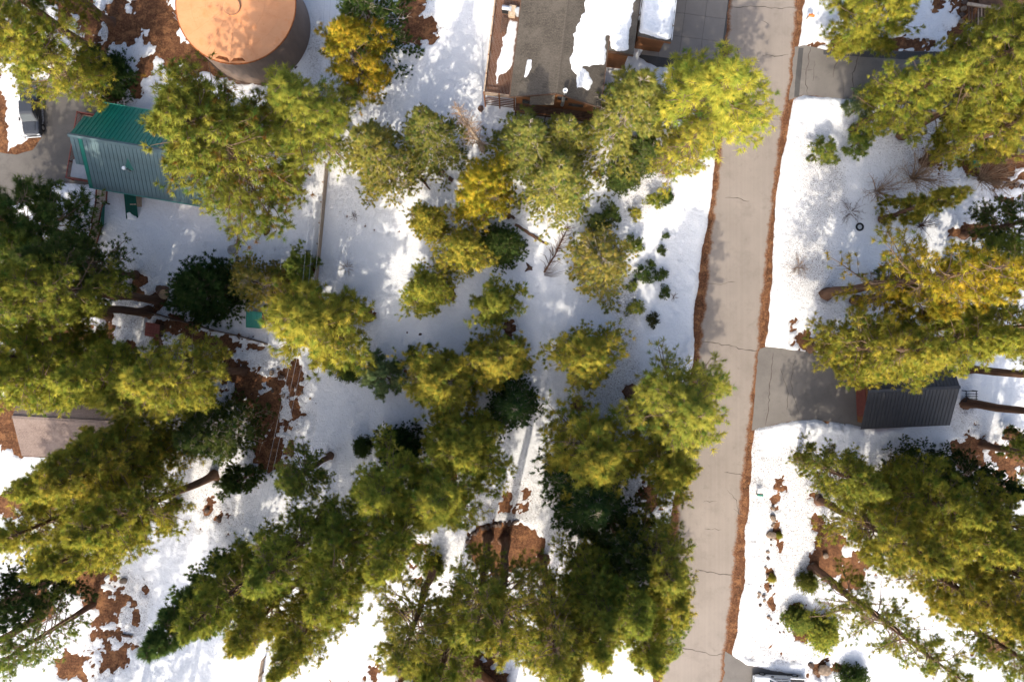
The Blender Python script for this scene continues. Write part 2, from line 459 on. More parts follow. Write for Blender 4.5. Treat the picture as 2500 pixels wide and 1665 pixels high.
# ---------------------------------------------------------------- where the trees stand
# (mode, x, y, radius, height, family, colour, label)   mode c: photograph px of the crown's middle, radius in px
#                                                       mode b: photograph px of the trunk's foot, radius in metres
Y1 = (.56, .455, .055); Y2 = (.46, .425, .075); G1 = (.36, .365, .070); G2 = (.25, .285, .066)
D1 = (.115, .16, .048); D2 = (.064, .104, .036); C1 = (.38, .345, .09); C2 = (.27, .275, .076); B1 = (.25, .31, .15)
TREES = [
 # top left
 ('b', 231, 126, 4.2, 27, 'PTH', G2, 'tall pine whose bare trunk slants to the top left corner'),
 ('b', 276, 240, 5.2, 23, 'PT', Y2, 'pine spreading over the parked grey pickup, trunk foot by green roof'),
 ('b', 272, 55, 3.6, 25, 'PT', G1, 'pine left of the water tank, trunk running out of the top edge'),
 ('b', 150, 190, 3.6, 20, 'PT', G1, 'pine at the left edge above the snow island'),
 ('c', 267, 185, 60, 6, 'BU', D2, 'round dark green bushy cedar above the green roof corner'),
 ('c', 545, 352, 172, 29, 'PTR', G1, 'biggest pine, rusty orange tufts, covering the east half of the green roof'),
 ('c', 735, 275, 112, 21, 'PT', G1, 'dense bright pine right below the water tank'),
 ('c', 905, 55, 100, 20, 'CD', D1, 'dark conifer at the top edge right of the tank'),
 ('c', 872, 140, 80, 17, 'PM', Y1, 'bright yellow pine standing in front of the dark conifer near the tank'),
 ('b', 958, 432, 4.1, 19, 'CD', C1, 'wide cedar with tan twigs and dark skirt, left of the bare snag'),
 ('b', 1068, 375, 3.6, 16, 'CD', C2, 'cedar between the wide cedar and the bare snag'),
 # below the brown house
 ('b', 1285, 392, 4.3, 15, 'CD', C2, 'cedar below the left corner of the brown house'),
 ('b', 1368, 380, 3.2, 14, 'CD', C1, 'smaller cedar below the stovepipe of the brown house'),
 ('b', 1350, 470, 4.4, 14, 'CD', C1, 'large cedar on the snow directly below the house cedars'),
 ('b', 1500, 340, 5.2, 20, 'CD', C1, 'tall cedar hiding the right corner of the brown house'),
 ('b', 1560, 400, 2.6, 9, 'CD', D1, 'dark low cedar in the shade under the roadside pine'),
 ('c', 1735, 240, 140, 21, 'PT', Y2, 'roadside pine overhanging the road at the top'),
 ('c', 1680, 355, 105, 18, 'SP', Y2, 'thin pine with bare reddish boughs at the roadside, below the larger one'),
 ('c', 1515, 437, 38, 3.2, 'BU', D1, 'dark round bush alone on the snow left of the road'),
 # middle
 ('c', 1178, 468, 76, 15, 'PM', Y1, 'bright yellow pine above the fallen log'),
 ('c', 1048, 542, 48, 11, 'PM', Y2, 'narrow pine left of the bright yellow one'),
 ('c', 1135, 615, 62, 11, 'PM', Y2, 'olive pine touching the dark round cedar'),
 ('c', 1222, 605, 52, 6, 'BU', D1, 'dark round cedar below the fallen log'),
 ('c', 1040, 712, 58, 9, 'PM', Y2, 'lone pine in the centre, brown root plate on its right'),
 ('c', 1208, 745, 58, 10, 'PMS', G1, 'ragged star shaped pine right of the lone centre pine'),
 ('c', 1212, 880, 78, 13, 'PM', Y2, 'pine below the ragged star shaped pine'),
 ('c', 1078, 930, 88, 15, 'PM', Y2, 'broad bright pine right of the blue green one'),
 ('c', 1255, 985, 76, 11, 'CD', D2, 'dark cedar in shade at the photo centre bottom'),
 ('c', 1135, 1085, 96, 18, 'PM', Y2, 'bright pine below the broad bright pine'),
 ('c', 1075, 1215, 108, 20, 'PT', Y2, 'tall yellow green pine left of the bare red soil circle'),
 ('c', 938, 915, 54, 7, 'PSB', B1, 'pale blue green young pine with a forked brown trunk'),
 ('c', 852, 910, 25, 2.4, 'BU', D1, 'tiny round dark shrub left of the blue green pine'),
 ('c', 1462, 640, 78, 6.5, 'CDS', C1, 'rounded conifer with a tan twiggy centre near the road'),
 ('c', 1427, 872, 80, 12, 'PM', Y2, 'round pine alone on the snow between the long shadows'),
 ('c', 1665, 1000, 126, 20, 'PT', G1, 'large pine overhanging the left edge of the road'),
 ('c', 1445, 1108, 112, 17, 'PM', Y2, 'wide pine left of the large road pine'),
 ('c', 1620, 1130, 80, 17, 'PM', Y2, 'lower companion of the large pine beside the road'),
 # left middle
 ('c', 775, 790, 118, 16, 'PM', Y2, 'large bright pine at the lower end of the board fence'),
 ('c', 648, 695, 62, 8.5, 'CDS', C1, 'pale green cedar between the dark conifer and the board fence'),
 ('c', 735, 650, 42, 8, 'PMS', G2, 'thin pine leaning against the board fence'),
 ('c', 515, 715, 80, 9, 'BU', D2, 'very dark green conifer on the snow left of the pale cedar'),
 ('b', 175, 575, 4.8, 16, 'PM', D1, 'dark pine at the left edge below the grey driveway'),
 ('b', 330, 672, 4.6, 21, 'PT', D1, 'dark crowned pine right of the left edge pines'),
 ('b', 385, 733, 4.6, 29, 'PTH', G1, 'tall pine with a long grey trunk lying across to the left'),
 ('b', 360, 762, 3.4, 31, 'SPH', G1, 'thin tall pine with dead brown boughs at the left end of the slat fence'),
 ('b', 300, 860, 4.8, 25, 'PT', Y2, 'pine left of the small red shed'),
 ('b', 435, 905, 5.0, 24, 'PT', Y2, 'bright pine below the small red shed'),
 ('b', 592, 905, 5.2, 26, 'PTH', Y2, 'bright pine whose trunk rises from sunlit red soil'),
 ('b', 578, 1035, 4.2, 15, 'CD', D1, 'dark cedar at the edge of the bare red soil, lower left'),
 ('b', 450, 1058, 5.0, 27, 'PT', Y2, 'yellow pine above the snowy clearing at lower left'),
 ('b', 400, 1090, 5.0, 27, 'PT', Y2, 'yellow pine at the left edge below the tan roof'),
 ('b', 522, 1160, 4.6, 29, 'PTH', Y2, 'pine with a long bare trunk reaching into the lower left clearing'),
 ('b', 330, 1190, 4.8, 25, 'PT', Y2, 'pine at the left edge under the long trunk pine'),
 ('b', 196, 1372, 3.4, 26, 'SL', D2, 'dark shaded conifer at the lower left edge'),
 ('b', 155, 1400, 2.4, 27, 'SPH', D1, 'slim shaded pine with bare trunk at lower left edge'),
 ('b', 96, 1505, 2.6, 28, 'SPH', D1, 'thin bare trunk pine running off the left edge near the bottom'),
 ('b', 226, 1476, 4.0, 19, 'SP', G2, 'thin pine in the bottom left corner with visible trunk'),
 # bottom middle
 ('c', 592, 1168, 42, 8, 'PSB', D1, 'small dark green pine right of the long bare trunk'),
 ('b', 806, 1112, 3.4, 18, 'PTH', G2, 'slim green pine whose trunk foot sits beside the board shadow'),
 ('c', 980, 1092, 55, 7, 'BU', D2, 'dark bushy cedar above the lower tall pines'),
 ('c', 886, 1089, 24, 2.5, 'BU', D1, 'small square topped green shrub on the snow, lower centre'),
 ('b', 985, 1135, 5.0, 22, 'PT', Y2, 'tall yellow green pine left of the red soil circle pine'),
 ('b', 905, 1225, 4.2, 21, 'PTH', G1, 'pine with a long dark trunk left of the lower centre'),
 ('b', 598, 1388, 3.6, 24, 'SL', D1, 'dark pointed fir along the lower edge of the clearing'),
 ('b', 800, 1262, 5.2, 26, 'PT', G1, 'big green pine on the right side of the lower clearing'),
 ('b', 765, 1370, 4.8, 26, 'PT', Y2, 'bright pine at the bottom edge right of the dark fir'),
 ('b', 926, 1282, 4.8, 29, 'PTH', Y2, 'bright pine over the bottom snow patch, trunk slanting'),
 ('b', 1062, 1372, 4.6, 29, 'SPH', G1, 'pine with a straight dark trunk next to the small green shrub'),
 ('c', 1058, 1385, 28, 3, 'BU', G2, 'small green shrub at the foot of the straight dark trunk'),
 ('b', 1192, 1310, 4.4, 31, 'SPH', G1, 'left one of the two trunks on the red soil circle'),
 ('b', 1232, 1318, 4.6, 33, 'SPH', Y2, 'right one of the two trunks on the red soil circle'),
 ('b', 1326, 1365, 4.6, 31, 'SPH', G1, 'thin trunk pine right of the red soil circle'),
 ('b', 1415, 1175, 5.2, 17, 'CD', D2, 'black green cedar at the lower centre right'),
 ('b', 1420, 1345, 5.0, 25, 'PT', G1, 'green pine below the black green cedar'),
 ('b', 1490, 1275, 4.0, 22, 'CD', D1, 'tall dark cedar right of the black green one'),
 ('b', 1545, 1270, 4.6, 24, 'PT', G1, 'pine at the left road edge near the bottom'),
 ('b', 1405, 1380, 5.2, 27, 'PT', Y2, 'bright yellow pine at the bottom edge, lower centre right'),
 ('b', 1510, 1420, 4.6, 24, 'PT', Y2, 'yellow pine at the bottom edge beside the road'),
 ('b', 1590, 1500, 3.0, 12, 'SP', G2, 'thin dark pine at the bottom of the road left side'),
 ('b', 1120, 1440, 4.4, 31, 'PT', G1, 'pine at the bottom edge above the red brown roof'),
 ('b', 1345, 1430, 4.8, 28, 'PT', Y2, 'bright pine at the bottom edge right of the thin trunk pine'),
 ('b', 1475, 1335, 4.8, 26, 'PT', G1, 'green pine between the tall dark cedar and the bottom edge'),
 ('b', 1565, 1345, 4.4, 21, 'PT', Y2, 'pine closest to the road at lower left of it'),
 ('b', 700, 1325, 4.8, 28, 'PT', G1, 'green pine right of the dark pointed fir'),
 ('b', 850, 1395, 4.6, 28, 'PT', Y2, 'yellow pine above the bottom fence snow patch'),
 ('b', 1015, 1235, 4.6, 27, 'PT', Y2, 'yellow pine left of the straight dark trunk'),
 ('b', 262, 770, 4.8, 26, 'PT', Y2, 'yellow pine at the left edge beside the small red shed'),
 ('b', 225, 912, 4.4, 26, 'PT', Y2, 'yellow pine above the tan roof at the left edge'),
 ('b', 335, 905, 4.8, 26, 'PT', Y2, 'pine just above the right end of the tan roof'),
 ('b', 190, 655, 5.0, 24, 'PT', G2, 'dark green pine at the left edge in the upper pine block'),
 ('b', 470, 1080, 4.6, 28, 'PT', Y2, 'yellow pine right above the long bare trunk'),
 ('b', 430, 1230, 4.6, 27, 'PT', Y2, 'bright pine hanging over the left rim of the clearing'),
 ('b', 500, 950, 4.2, 22, 'PT', G1, 'green pine left of the dark cedar at the red soil'),
 ('b', 2080, 1150, 4.6, 25, 'PT', Y2, 'yellow pine between the roadside pine and dark cedar at lower right'),
 ('b', 2145, 1330, 4.6, 28, 'PT', Y2, 'yellow pine right of the red soil hollow'),
 ('b', 2300, 1265, 4.6, 26, 'PT', G1, 'green pine near the right edge of the lower grove'),
 ('b', 2215, 1190, 4.6, 25, 'PT', Y2, 'yellow pine below the dark conifers of the lower right grove'),
 ('b', 2200, 330, 5.0, 26, 'PT', Y2, 'yellow pine right of the leaning trunk at upper right'),
 ('b', 2330, 215, 5.0, 25, 'PT', Y2, 'yellow pine below the timber house'),
 ('b', 2290, 350, 4.6, 22, 'PT', Y2, 'yellow pine above the green waste bin'),
 ('b', 2130, 830, 4.8, 26, 'PT', Y2, 'yellow pine above the charcoal metal roof'),
 ('b', 150, 70, 4.6, 22, 'PT', G1, 'pine in the top left corner'),
 ('b', 800, 360, 3.2, 18, 'PT', G1, 'slim pine at the upper end of the board fence'),
 # right side
 ('c', 2138, 32, 88, 16, 'PM', Y2, 'pine above the upper right driveway'),
 ('b', 2168, 298, 5.4, 29, 'PTH', G1, 'large pine with leaning trunk below the upper right driveway'),
 ('b', 2082, 318, 4.4, 22, 'PT', Y2, 'pine overhanging the end of the upper right driveway'),
 ('b', 2245, 228, 4.8, 24, 'PT', Y2, 'tall yellow pine before the upper right house'),
 ('b', 2255, 395, 4.4, 24, 'PT', Y2, 'pine in front of the wooden beam at the right edge'),
 ('b', 2330, 300, 4.8, 26, 'PT', G1, 'pine at the upper right edge'),
 ('b', 2150, 535, 1.9, 17, 'SPN', Y2, 'slender young pine slanting over the snow right of the driveway lot'),
 ('b', 2016, 718, 4.8, 34, 'SP', Y1, 'tallest golden pine slanting far to the right'),
 ('b', 2090, 735, 4.0, 32, 'PT', Y1, 'golden pine merging with the tallest golden one'),
 ('b', 1980, 848, 4.9, 28, 'PT', Y2, 'broad pine over the lower right driveway'),
 ('b', 2035, 868, 4.2, 23, 'PT', Y2, 'pine shading the dark metal garage roof'),
 ('b', 2190, 806, 4.4, 28, 'PTH', Y2, 'pine with bare trunk foot on snow at the right edge'),
 ('b', 2352, 575, 4.0, 19, 'PT', D1, 'dark pine at the right edge above the golden pine'),
 ('b', 2300, 660, 4.2, 22, 'PT', G2, 'green pine behind the golden pine at the right edge'),
 ('b', 2352, 902, 3.4, 30, 'SPH', G1, 'trunk running off the right edge above the garage'),
 ('b', 2356, 985, 3.6, 31, 'SPH', G2, 'thin dark trunk running off the right edge below the garage'),
 ('b', 1946, 1114, 3.9, 21, 'PT', G1, 'pine below the lower right driveway nearest the road'),
 ('b', 2190, 1128, 2.9, 14, 'CD', D1, 'dark cedar below the metal garage'),
 ('b', 2275, 1140, 3.0, 16, 'CD', D2, 'dark conifer between the lower right pine and bare soil'),
 ('b', 2000, 1222, 4.8, 27, 'PT', Y2, 'pine right of the rock line with trunk foot in snow'),
 ('b', 2110, 1195, 5.0, 28, 'PT', Y2, 'big pine in the middle of the lower right grove'),
 ('b', 2180, 1265, 5.0, 29, 'PT', Y2, 'pine with twiggy open top at the lower right'),
 ('b', 1985, 1386, 4.4, 31, 'SP', G1, 'open crowned pine rising from the red soil hollow'),
 ('b', 2240, 1360, 4.6, 27, 'PT', Y2, 'pine at the right edge near the bottom'),
 ('b', 2290, 1480, 4.0, 24, 'PT', G1, 'pine in the bottom right corner'),
 ('b', 2400, 1085, 3.6, 24, 'SP', G1, 'pine with thick trunk on red soil at the right edge'),
 ('c', 1970, 1420, 24, 2.6, 'BU', G2, 'small green shrub left of the open crowned pine'),
 ('c', 1948, 1512, 32, 2.2, 'BU', G2, 'low green shrub on dark soil at lower right'),
 ('c', 2005, 1545, 42, 2.4, 'BU', G1, 'spreading green shrub beside the dark soil shrub'),
 ('c', 2080, 1655, 34, 2.2, 'BU', D1, 'shrub at the bottom edge right of the white truck'),
 ('c', 1985, 1640, 3, .6, 'BU', D1, None),
]
TREES = [t for t in TREES if t[7]]
SAPLINGS = [  # px, py, radius px, height, colour, family, label
 (1628, 483, 17, 1.6, D1, 'BU', 'topmost green seedling in the row beside the road'),
 (1625, 577, 9, 1.0, D1, 'PSS', 'tiny seedling, second from the top of the roadside row'),
 (1614, 613, 12, 1.2, D1, 'PSS', 'third seedling from the top of the roadside row'),
 (1590, 647, 11, 1.2, D1, 'PSS', 'leftmost seedling of the roadside row'),
 (1613, 673, 17, 1.7, D1, 'PSS', 'largest seedling low in the roadside row'),
 (1622, 715, 15, 1.5, D1, 'PSS', 'lowest bright seedling of the roadside row'),
 (1591, 782, 17, 1.4, (.07, .07, .03), 'PSS', 'brownish seedling at the lower end of the roadside row'),
 (1551, 752, 20, 1.8, G2, 'PSS', 'pale seedling left of the brownish one'),
 (1547, 600, 22, 2.4, G2, 'PSS', 'sapling right of the rounded conifer'),
 (1570, 672, 22, 2.0, D1, 'PSS', 'loose sapling touching the rounded conifer lower right'),
 (1455, 545, 28, 3.0, D1, 'PSS', 'dark loose sapling above the rounded conifer'),
 (1490, 528, 26, 3.0, D1, 'PSS', 'loose sapling below the round bush'),
 (1552, 522, 16, 1.8, Y2, 'PSS', 'thin yellow sapling beside the debris strip'),
 (1598, 492, 20, 2.2, G1, 'PSS', 'yellow green sapling left of the topmost seedling'),
 (1545, 700, 14, 1.5, G2, 'PSS', 'small sapling at the debris strip below the conifer'),
 (1045, 845, 8, .8, D1, 'PSS', 'tiny seedling on the snow above the broad bright pine'),
 (1008, 858, 14, 1.4, D1, 'PSS', 'dark seedling above the forked brown trunk'),
 (2008, 372, 32, 3.0, G2, 'PSS', 'pale sapling alone on the snow below the upper driveway'),
 (2095, 265, 36, 4.0, B1, 'PSS', 'loose blue green sapling at the edge of upper driveway'),
 (2090, 352, 34, 3.4, G2, 'PSS', 'sapling right of the pale lone one'),
 (2480, 1075, 36, 6, D1, 'PSS', 'dark young pine at the right edge below garage'),
 (2160, 680, 30, 6, G2, 'PSS', 'sapling under the golden pine'),
 (1902, 1307, 9, .7, Y2, 'BU', 'small yellow green tuft beside the largest rock of the line'),
 (1885, 1412, 11, .7, Y2, 'BU', 'small yellow green tuft lower in the rock line'),
]
BARE = [ # foot px, py, radius m, height, n, mat, label
 (2228, 436, 3.2, 6.5, 60, 'twig_tan', 'leafless tan shrub left of the green bin'),
 (2140, 470, 2.8, 5.0, 40, 'twig_tan', 'leafless thin shrub on the snow by the slender young pine'),
 (2390, 438, 2.8, 6.5, 60, 'twig_tan', 'leafless reddish shrub by the wooden beam at right edge'),
 (2075, 518, 1.7, 1.2, 34, 'twig_brown', 'low leafless bush above the tyre planter'),
 (1948, 652, 1.5, 1.2, 40, 'twig_tan', 'low leafless bush on the snow right of the road'),
 (863, 235, 1.4, 3.0, 46, 'twig_red', 'reddish leafless shrub left of the wide cedar'),
 (2245, 553, 1.6, 4.0, 30, 'twig_brown', 'leafless shrub with dark foot above the golden pine'),
 (865, 530, .7, .8, 18, 'twig_brown', 'tiny dry bush right of the board fence'),
 (848, 655, .9, 1.0, 22, 'twig_tan', 'dry bush on the sunny snow above the large bright pine'),
 (1645, 725, .6, .7, 14, 'twig_brown', 'dry stalks beside the lowest roadside seedling'),
 (1985, 1640, .8, .6, 16, 'twig_tan', 'dry brush beside the boulder at bottom right'),
]

FAMZ = {'PT': .64, 'PTR': .6, 'PM': .5, 'PMS': .5, 'PS': .42, 'PSB': .42, 'CD': .38, 'CDS': .4, 'BU': .35, 'SL': .5, 'SP': .65, 'SPH': .7, 'PTH': .7, 'SPN': .55, 'PSS': .4}
def tree_place(mode, x, y, r, h, fam):
    if mode == 'b':
        p = W(x, y); return p.x, p.y, r
    zc = FAMZ[fam] * h
    p = W(x, y, zc)
    return p.x, p.y, r / PPM * (H - zc) / H
PLACED = []
for t in TREES:
    x, y, R = tree_place(t[0], t[1], t[2], t[3], t[4], t[5])
    R *= {'PT': .80 if t[0] == 'b' else 1.12, 'PTR': 1.08, 'SP': .88, 'SPH': .88, 'PTH': .80, 'CD': 1.12, 'CDS': 1.08, 'BU': 1.08, 'PM': 1.16, 'PMS': 1.15}.get(t[5], 1.0)
    PLACED.append((x, y, R, t[4], t[5], t[6], t[7]))

# ---------------------------------------------------------------- ground, road, driveways, snow
def wp(lst): return [(WX(x), WY(y)) for x, y in lst]
def struct(o): o['kind'] = 'structure'; return o

gm = raw_mesh('ground', [(-600, -600, 0), (600, -600, 0), (600, 600, 0), (-600, 600, 0)], [(0, 1, 2, 3)], M['soil'])
struct(link('ground', gm))

ROAD_L = [(2130, -2600), (1800, -150), (1780, 0), (1768, 150), (1752, 400), (1741, 500), (1726, 640), (1707, 833), (1680, 1000), (1652, 1245), (1634, 1420), (1608, 1665), (1590, 1800), (1200, 5000)]
ROAD_R = [(2300, -2600), (1965, -150), (1948, 0), (1934, 200), (1916, 275), (1888, 500), (1864, 720), (1853, 863), (1828, 1065), (1808, 1256), (1790, 1440), (1772, 1595), (1764, 1665), (1748, 1800), (1370, 5000)]
def smooth_line(L, step=8):
    out = []
    for (a, b) in zip(L[:-1], L[1:]):
        n = max(1, int(abs(b[1] - a[1]) / step)) if -200 < a[1] < 1800 and -200 < b[1] < 1850 else 1
        for i in range(n): out.append((a[0] + (b[0] - a[0]) * i / n, a[1] + (b[1] - a[1]) * i / n))
    out.append(L[-1]); return out
rl, rr = smooth_line(ROAD_L), smooth_line(ROAD_R)
def interp(L, y):
    return float(np.interp(y, [p[1] for p in L], [p[0] for p in L]))
ys = sorted(set([p[1] for p in rl] + [p[1] for p in rr]))
rng = np.random.default_rng(3)
V, F, EDGE = [], [], []
TS = [0, .03, .07, .13, .25, .5, .75, .87, .93, .97, 1]
EV = [1, .8, .5, .22, 0, 0, 0, .22, .5, .8, 1]
nc = len(TS)
for i, y in enumerate(ys):
    jl = float(fbm(np.array([y * .05]), np.array([3.]), 1, 4, 1)[0]) * 14
    jr = float(fbm(np.array([y * .05]), np.array([9.]), 1, 4, 2)[0]) * 14
    xl, xr = interp(rl, y) + jl, interp(rr, y) + jr
    for t_, e_ in zip(TS, EV): V.append((WX(xl + (xr - xl) * t_), WY(y), .03)); EDGE.append(e_)
    if i:
        for k in range(nc - 1): F.append(((i-1)*nc+k, i*nc+k, i*nc+k+1, (i-1)*nc+k+1))
rme = raw_mesh('road', V, F, M['road'])
ra = rme.attributes.new('edge', 'FLOAT', 'POINT'); ra.data.foreach_set('value', np.array(EDGE, np.float32))
road = struct(link('road', rme))

def sheet(name, poly, z, mat, jit=.12, parent=None):
    """a flat paved area with a slightly ragged edge"""
    pts = []
    n = len(poly)
    for i in range(n):
        a, b = Vector(poly[i]), Vector(poly[(i+1) % n])
        m = max(1, int((b - a).length / .5))
        for k in range(m):
            p = a.lerp(b, k / m)
            nx = float(fbm(np.array([p.x]), np.array([p.y]), .7, 3, 5)[0]) * jit * 2
            ny = float(fbm(np.array([p.x]), np.array([p.y]), .7, 3, 8)[0]) * jit * 2
            pts.append((p.x + nx, p.y + ny, z))
    bm = bmesh.new()
    f = bm.faces.new([bm.verts.new(p) for p in pts])
    bm.normal_update()
    if f.normal.z < 0: f.normal_flip()
    bmesh.ops.triangulate(bm, faces=bm.faces[:])
    me = bpy.data.meshes.new(name); bm.to_mesh(me); bm.free(); me.materials.append(mat)
    return link(name, me, parent)

DRIVE_UR = wp([(1925, 118), (1965, 112), (2020, 122), (2120, 124), (2240, 126), (2420, 128), (2600, 120), (2600, 300), (2420, 262), (2200, 256), (2094, 245), (2020, 238), (1960, 233), (1925, 246)])
DRIVE_LR = wp([(1850, 852), (1872, 846), (1960, 858), (2120, 872), (2200, 880), (2190, 1035), (2105, 1042), (2060, 1034), (1990, 1024), (1935, 1028), (1880, 1040), (1835, 1050)])
DRIVE_BR = wp([(1765, 1585), (1797, 1605), (1822, 1622), (1850, 1628), (1905, 1640), (1950, 1648), (1965, 1665), (2060, 1700), (2060, 1860), (1735, 1860)])
DRIVE_TL = wp([(1600, -260), (1800, -260), (1779, 0), (1768, 150), (1700, 165), (1605, 165), (1560, 140), (1610, 60)])
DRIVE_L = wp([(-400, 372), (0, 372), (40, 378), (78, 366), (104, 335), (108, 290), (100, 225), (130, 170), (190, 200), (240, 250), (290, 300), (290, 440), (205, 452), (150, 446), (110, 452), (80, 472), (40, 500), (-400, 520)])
struct(sheet('driveway', DRIVE_UR, .022, M['drive']))
struct(sheet('driveway', DRIVE_LR, .022, M['drive']))
struct(sheet('driveway', DRIVE_BR, .022, M['drive']))
struct(sheet('driveway', DRIVE_L, .022, M['drive_shade_toned']))
patch = struct(sheet('driveway_band', wp([(1938, 238), (1943, 180), (1950, 118), (1962, 118), (1956, 180), (1950, 238)]), .034, M['drive_dark'], .05))
struct(sheet('driveway_edge', wp([(2010, 123), (2240, 127), (2420, 130), (2420, 150), (2240, 146), (2100, 140), (2010, 134)]), .027, M['drive_dark'], .08))

# concrete slabs of the upper left driveway
apron = struct(sheet('concrete_driveway', DRIVE_TL, .016, M['drive_dark'], .03))
def inpoly(poly, x, y):
    return poly_sd(poly, np.array([x]), np.array([y]))[0] < .1
a0 = math.radians(-7.5)
ux, uy = Vector((math.cos(a0), math.sin(a0))), Vector((-math.sin(a0), math.cos(a0)))
org = Vector((WX(1778), WY(0)))
slab_me = MB().box(.015, 2.28, .015, 2.55, 0, .03).mesh('slab', M['concrete'])
for i in range(-5, 0):
    for j in range(-4, 5):
        p = org + ux * (i * 2.3) + uy * (j * 2.57 + .4)
        c = p + ux * 1.15 + uy * 1.28
        if inpoly(DRIVE_TL, c.x, c.y):
            link('slab', slab_me, apron, (p.x, p.y, .02), (0, 0, a0))

# cracks in the asphalt
def crack(pts, w, parent, z, seed):
    r = random.Random(seed)
    P = [W(x, y) for x, y in pts]
    fine = []
    for a, b in zip(P[:-1], P[1:]):
        n = max(2, int((b - a).length / .35))
        d = (b - a).normalized(); s = Vector((-d.y, d.x, 0))
        for i in range(n):
            fine.append(a.lerp(b, i / n) + s * r.uniform(-.1, .1))
    fine.append(P[-1])
    vs, fs = [], []
    for i, p in enumerate(fine):
        d = (fine[min(i+1, len(fine)-1)] - fine[max(i-1, 0)]).normalized(); s = Vector((-d.y, d.x, 0))
        ww = w * r.uniform(.5, 1.3) * (.3 if i in (0, len(fine) - 1) else 1)
        vs += [(p.x + s.x*ww/2, p.y + s.y*ww/2, z), (p.x - s.x*ww/2, p.y - s.y*ww/2, z)]
        if i: fs.append((2*i-2, 2*i-1, 2*i+1, 2*i))
    link('crack', raw_mesh('crack', vs, fs, M['crack']), parent)
CR = [([(1782, 20), (1840, 16), (1900, 22), (1945, 20)], .07), ([(1862, 136), (1900, 138), (1925, 134)], .08), ([(1820, 285), (1860, 290), (1908, 293)], .07),
      ([(1770, 482), (1800, 484), (1830, 492)], .07), ([(1722, 690), (1760, 694), (1795, 688)], .05), ([(1715, 835), (1770, 842), (1812, 852), (1848, 858)], .09),
      ([(1768, 1154), (1800, 1155), (1812, 1160)], .07), ([(1776, 1195), (1798, 1220), (1806, 1260)], .06), ([(1715, 1224), (1750, 1223)], .05),
      ([(1720, 1290), (1762, 1292)], .05), ([(1703, 1390), (1750, 1400), (1790, 1402)], .09), ([(1645, 1580), (1690, 1585), (1740, 1598), (1768, 1596)], .09),
      ([(1685, 1424), (1705, 1425)], .05), ([(1860, 50), (1878, 62)], .05), ([(1792, 1240), (1806, 1256), (1815, 1256)], .06), ([(1690, 1465), (1698, 1476)], .04)]
for i, (p, w) in enumerate(CR): crack(p, w, road, .036, i)
dr = bpy.data.objects['driveway']
for i, (p, w) in enumerate([([(1978, 116), (1972, 160), (1966, 190), (1972, 232)], .08), ([(2055, 128), (2036, 165), (2034, 190)], .08), ([(2100, 128), (2082, 180), (2086, 244)], .1),
                            ([(1990, 150), (1984, 200)], .05), ([(1945, 172), (1985, 170)], .05), ([(2060, 200), (2060, 240)], .04)]):
    crack(p, w, dr, .03, 40 + i)
dr2 = bpy.data.objects['driveway.001']
for i, (p, w) in enumerate([([(1888, 860), (1880, 930), (1876, 1000), (1868, 1038)], .09), ([(1905, 900), (1925, 960), (1920, 1000)], .06), ([(1940, 870), (1930, 940), (1950, 1010)], .05)]):
    crack(p, w, dr2, .03, 60 + i)

# ---- snow cover: a real layer that thins out and dips below the ground where it has melted
def axis(lo, hi, step, far):
    core = np.arange(lo, hi + step, step)
    out = []; g, x = step, core[-1]
    while x < far:
        g *= 1.22; x += g; out.append(x)
    left = []; g, x = step, core[0]
    while x > -far:
        g *= 1.22; x -= g; left.append(x)
    return np.concatenate([np.array(left[::-1]), core, np.array(out)])
ax = axis(-60.5, 60.5, .2, 420); ay = axis(-41.5, 41.5, .2, 420)
X, Y = np.meshgrid(ax, ay)
n1 = fbm(X, Y, .09, 4, 11); n2 = fbm(X, Y, .55, 4, 23); n3 = fbm(X, Y, 2.1, 3, 31); nb = fbm(X, Y, 1.0, 4, 37, .6)
depth = .20 + .16 * n1 + .06 * n2 + .03 * n3
# small hollows and drip dimples
dim = np.clip(fbm(X, Y, 1.5, 2, 41) - .1, 0, 1); depth -= .16 * dim
TRAILS = [[(1310, 1150), (1330, 960), (1350, 780), (1300, 690)], [(830, 520), (930, 570), (1010, 560)], [(560, 1230), (500, 1330), (430, 1420), (380, 1560)], [(880, 1000), (820, 900), (860, 760)], [(450, 560), (560, 640), (700, 600)], [(1900, 1150), (1930, 1320), (1880, 1500)], [(1960, 300), (2040, 420), (2010, 600)], [(1120, 240), (1090, 120), (1130, 20)], [(1640, 480), (1660, 620), (1640, 800)]]
rt = np.random.default_rng(12)
for tr in TRAILS:
    for (p0, p1) in zip(tr[:-1], tr[1:]):
        A_, B_ = W(*p0), W(*p1); nst = int((B_ - A_).length / .55)
        for k_ in range(nst):
            c_ = A_.lerp(B_, k_ / nst); sx = .18 if k_ % 2 else -.18
            cx_, cy_ = c_.x + sx + rt.normal(0, .08), c_.y + rt.normal(0, .08)
            ix, iy = np.searchsorted(ax, cx_), np.searchsorted(ay, cy_)
            sl_ = (slice(max(0, iy - 4), iy + 4), slice(max(0, ix - 4), ix + 4))
            depth[sl_] -= .15 * np.exp(-((X[sl_] - cx_) ** 2 + (Y[sl_] - cy_) ** 2) / .035)
cut = np.full(X.shape, 9.0)        # distance-like field: below zero means melted
def carve(sd, rough=.25, slope=1.0):
    global cut
    cut = np.minimum(cut, (sd + rough * 2.2 * nb + rough * 1.7 * n3) * slope)
road_poly = [(WX(x - 13), WY(y)) for x, y in ROAD_L[1:-1]] + [(WX(x + 15), WY(y)) for x, y in reversed(ROAD_R[1:-1])]
carve(poly_sd(road_poly, X, Y) + 1.5 * n1 + .5 * n2 - .05, .10, 1.3)
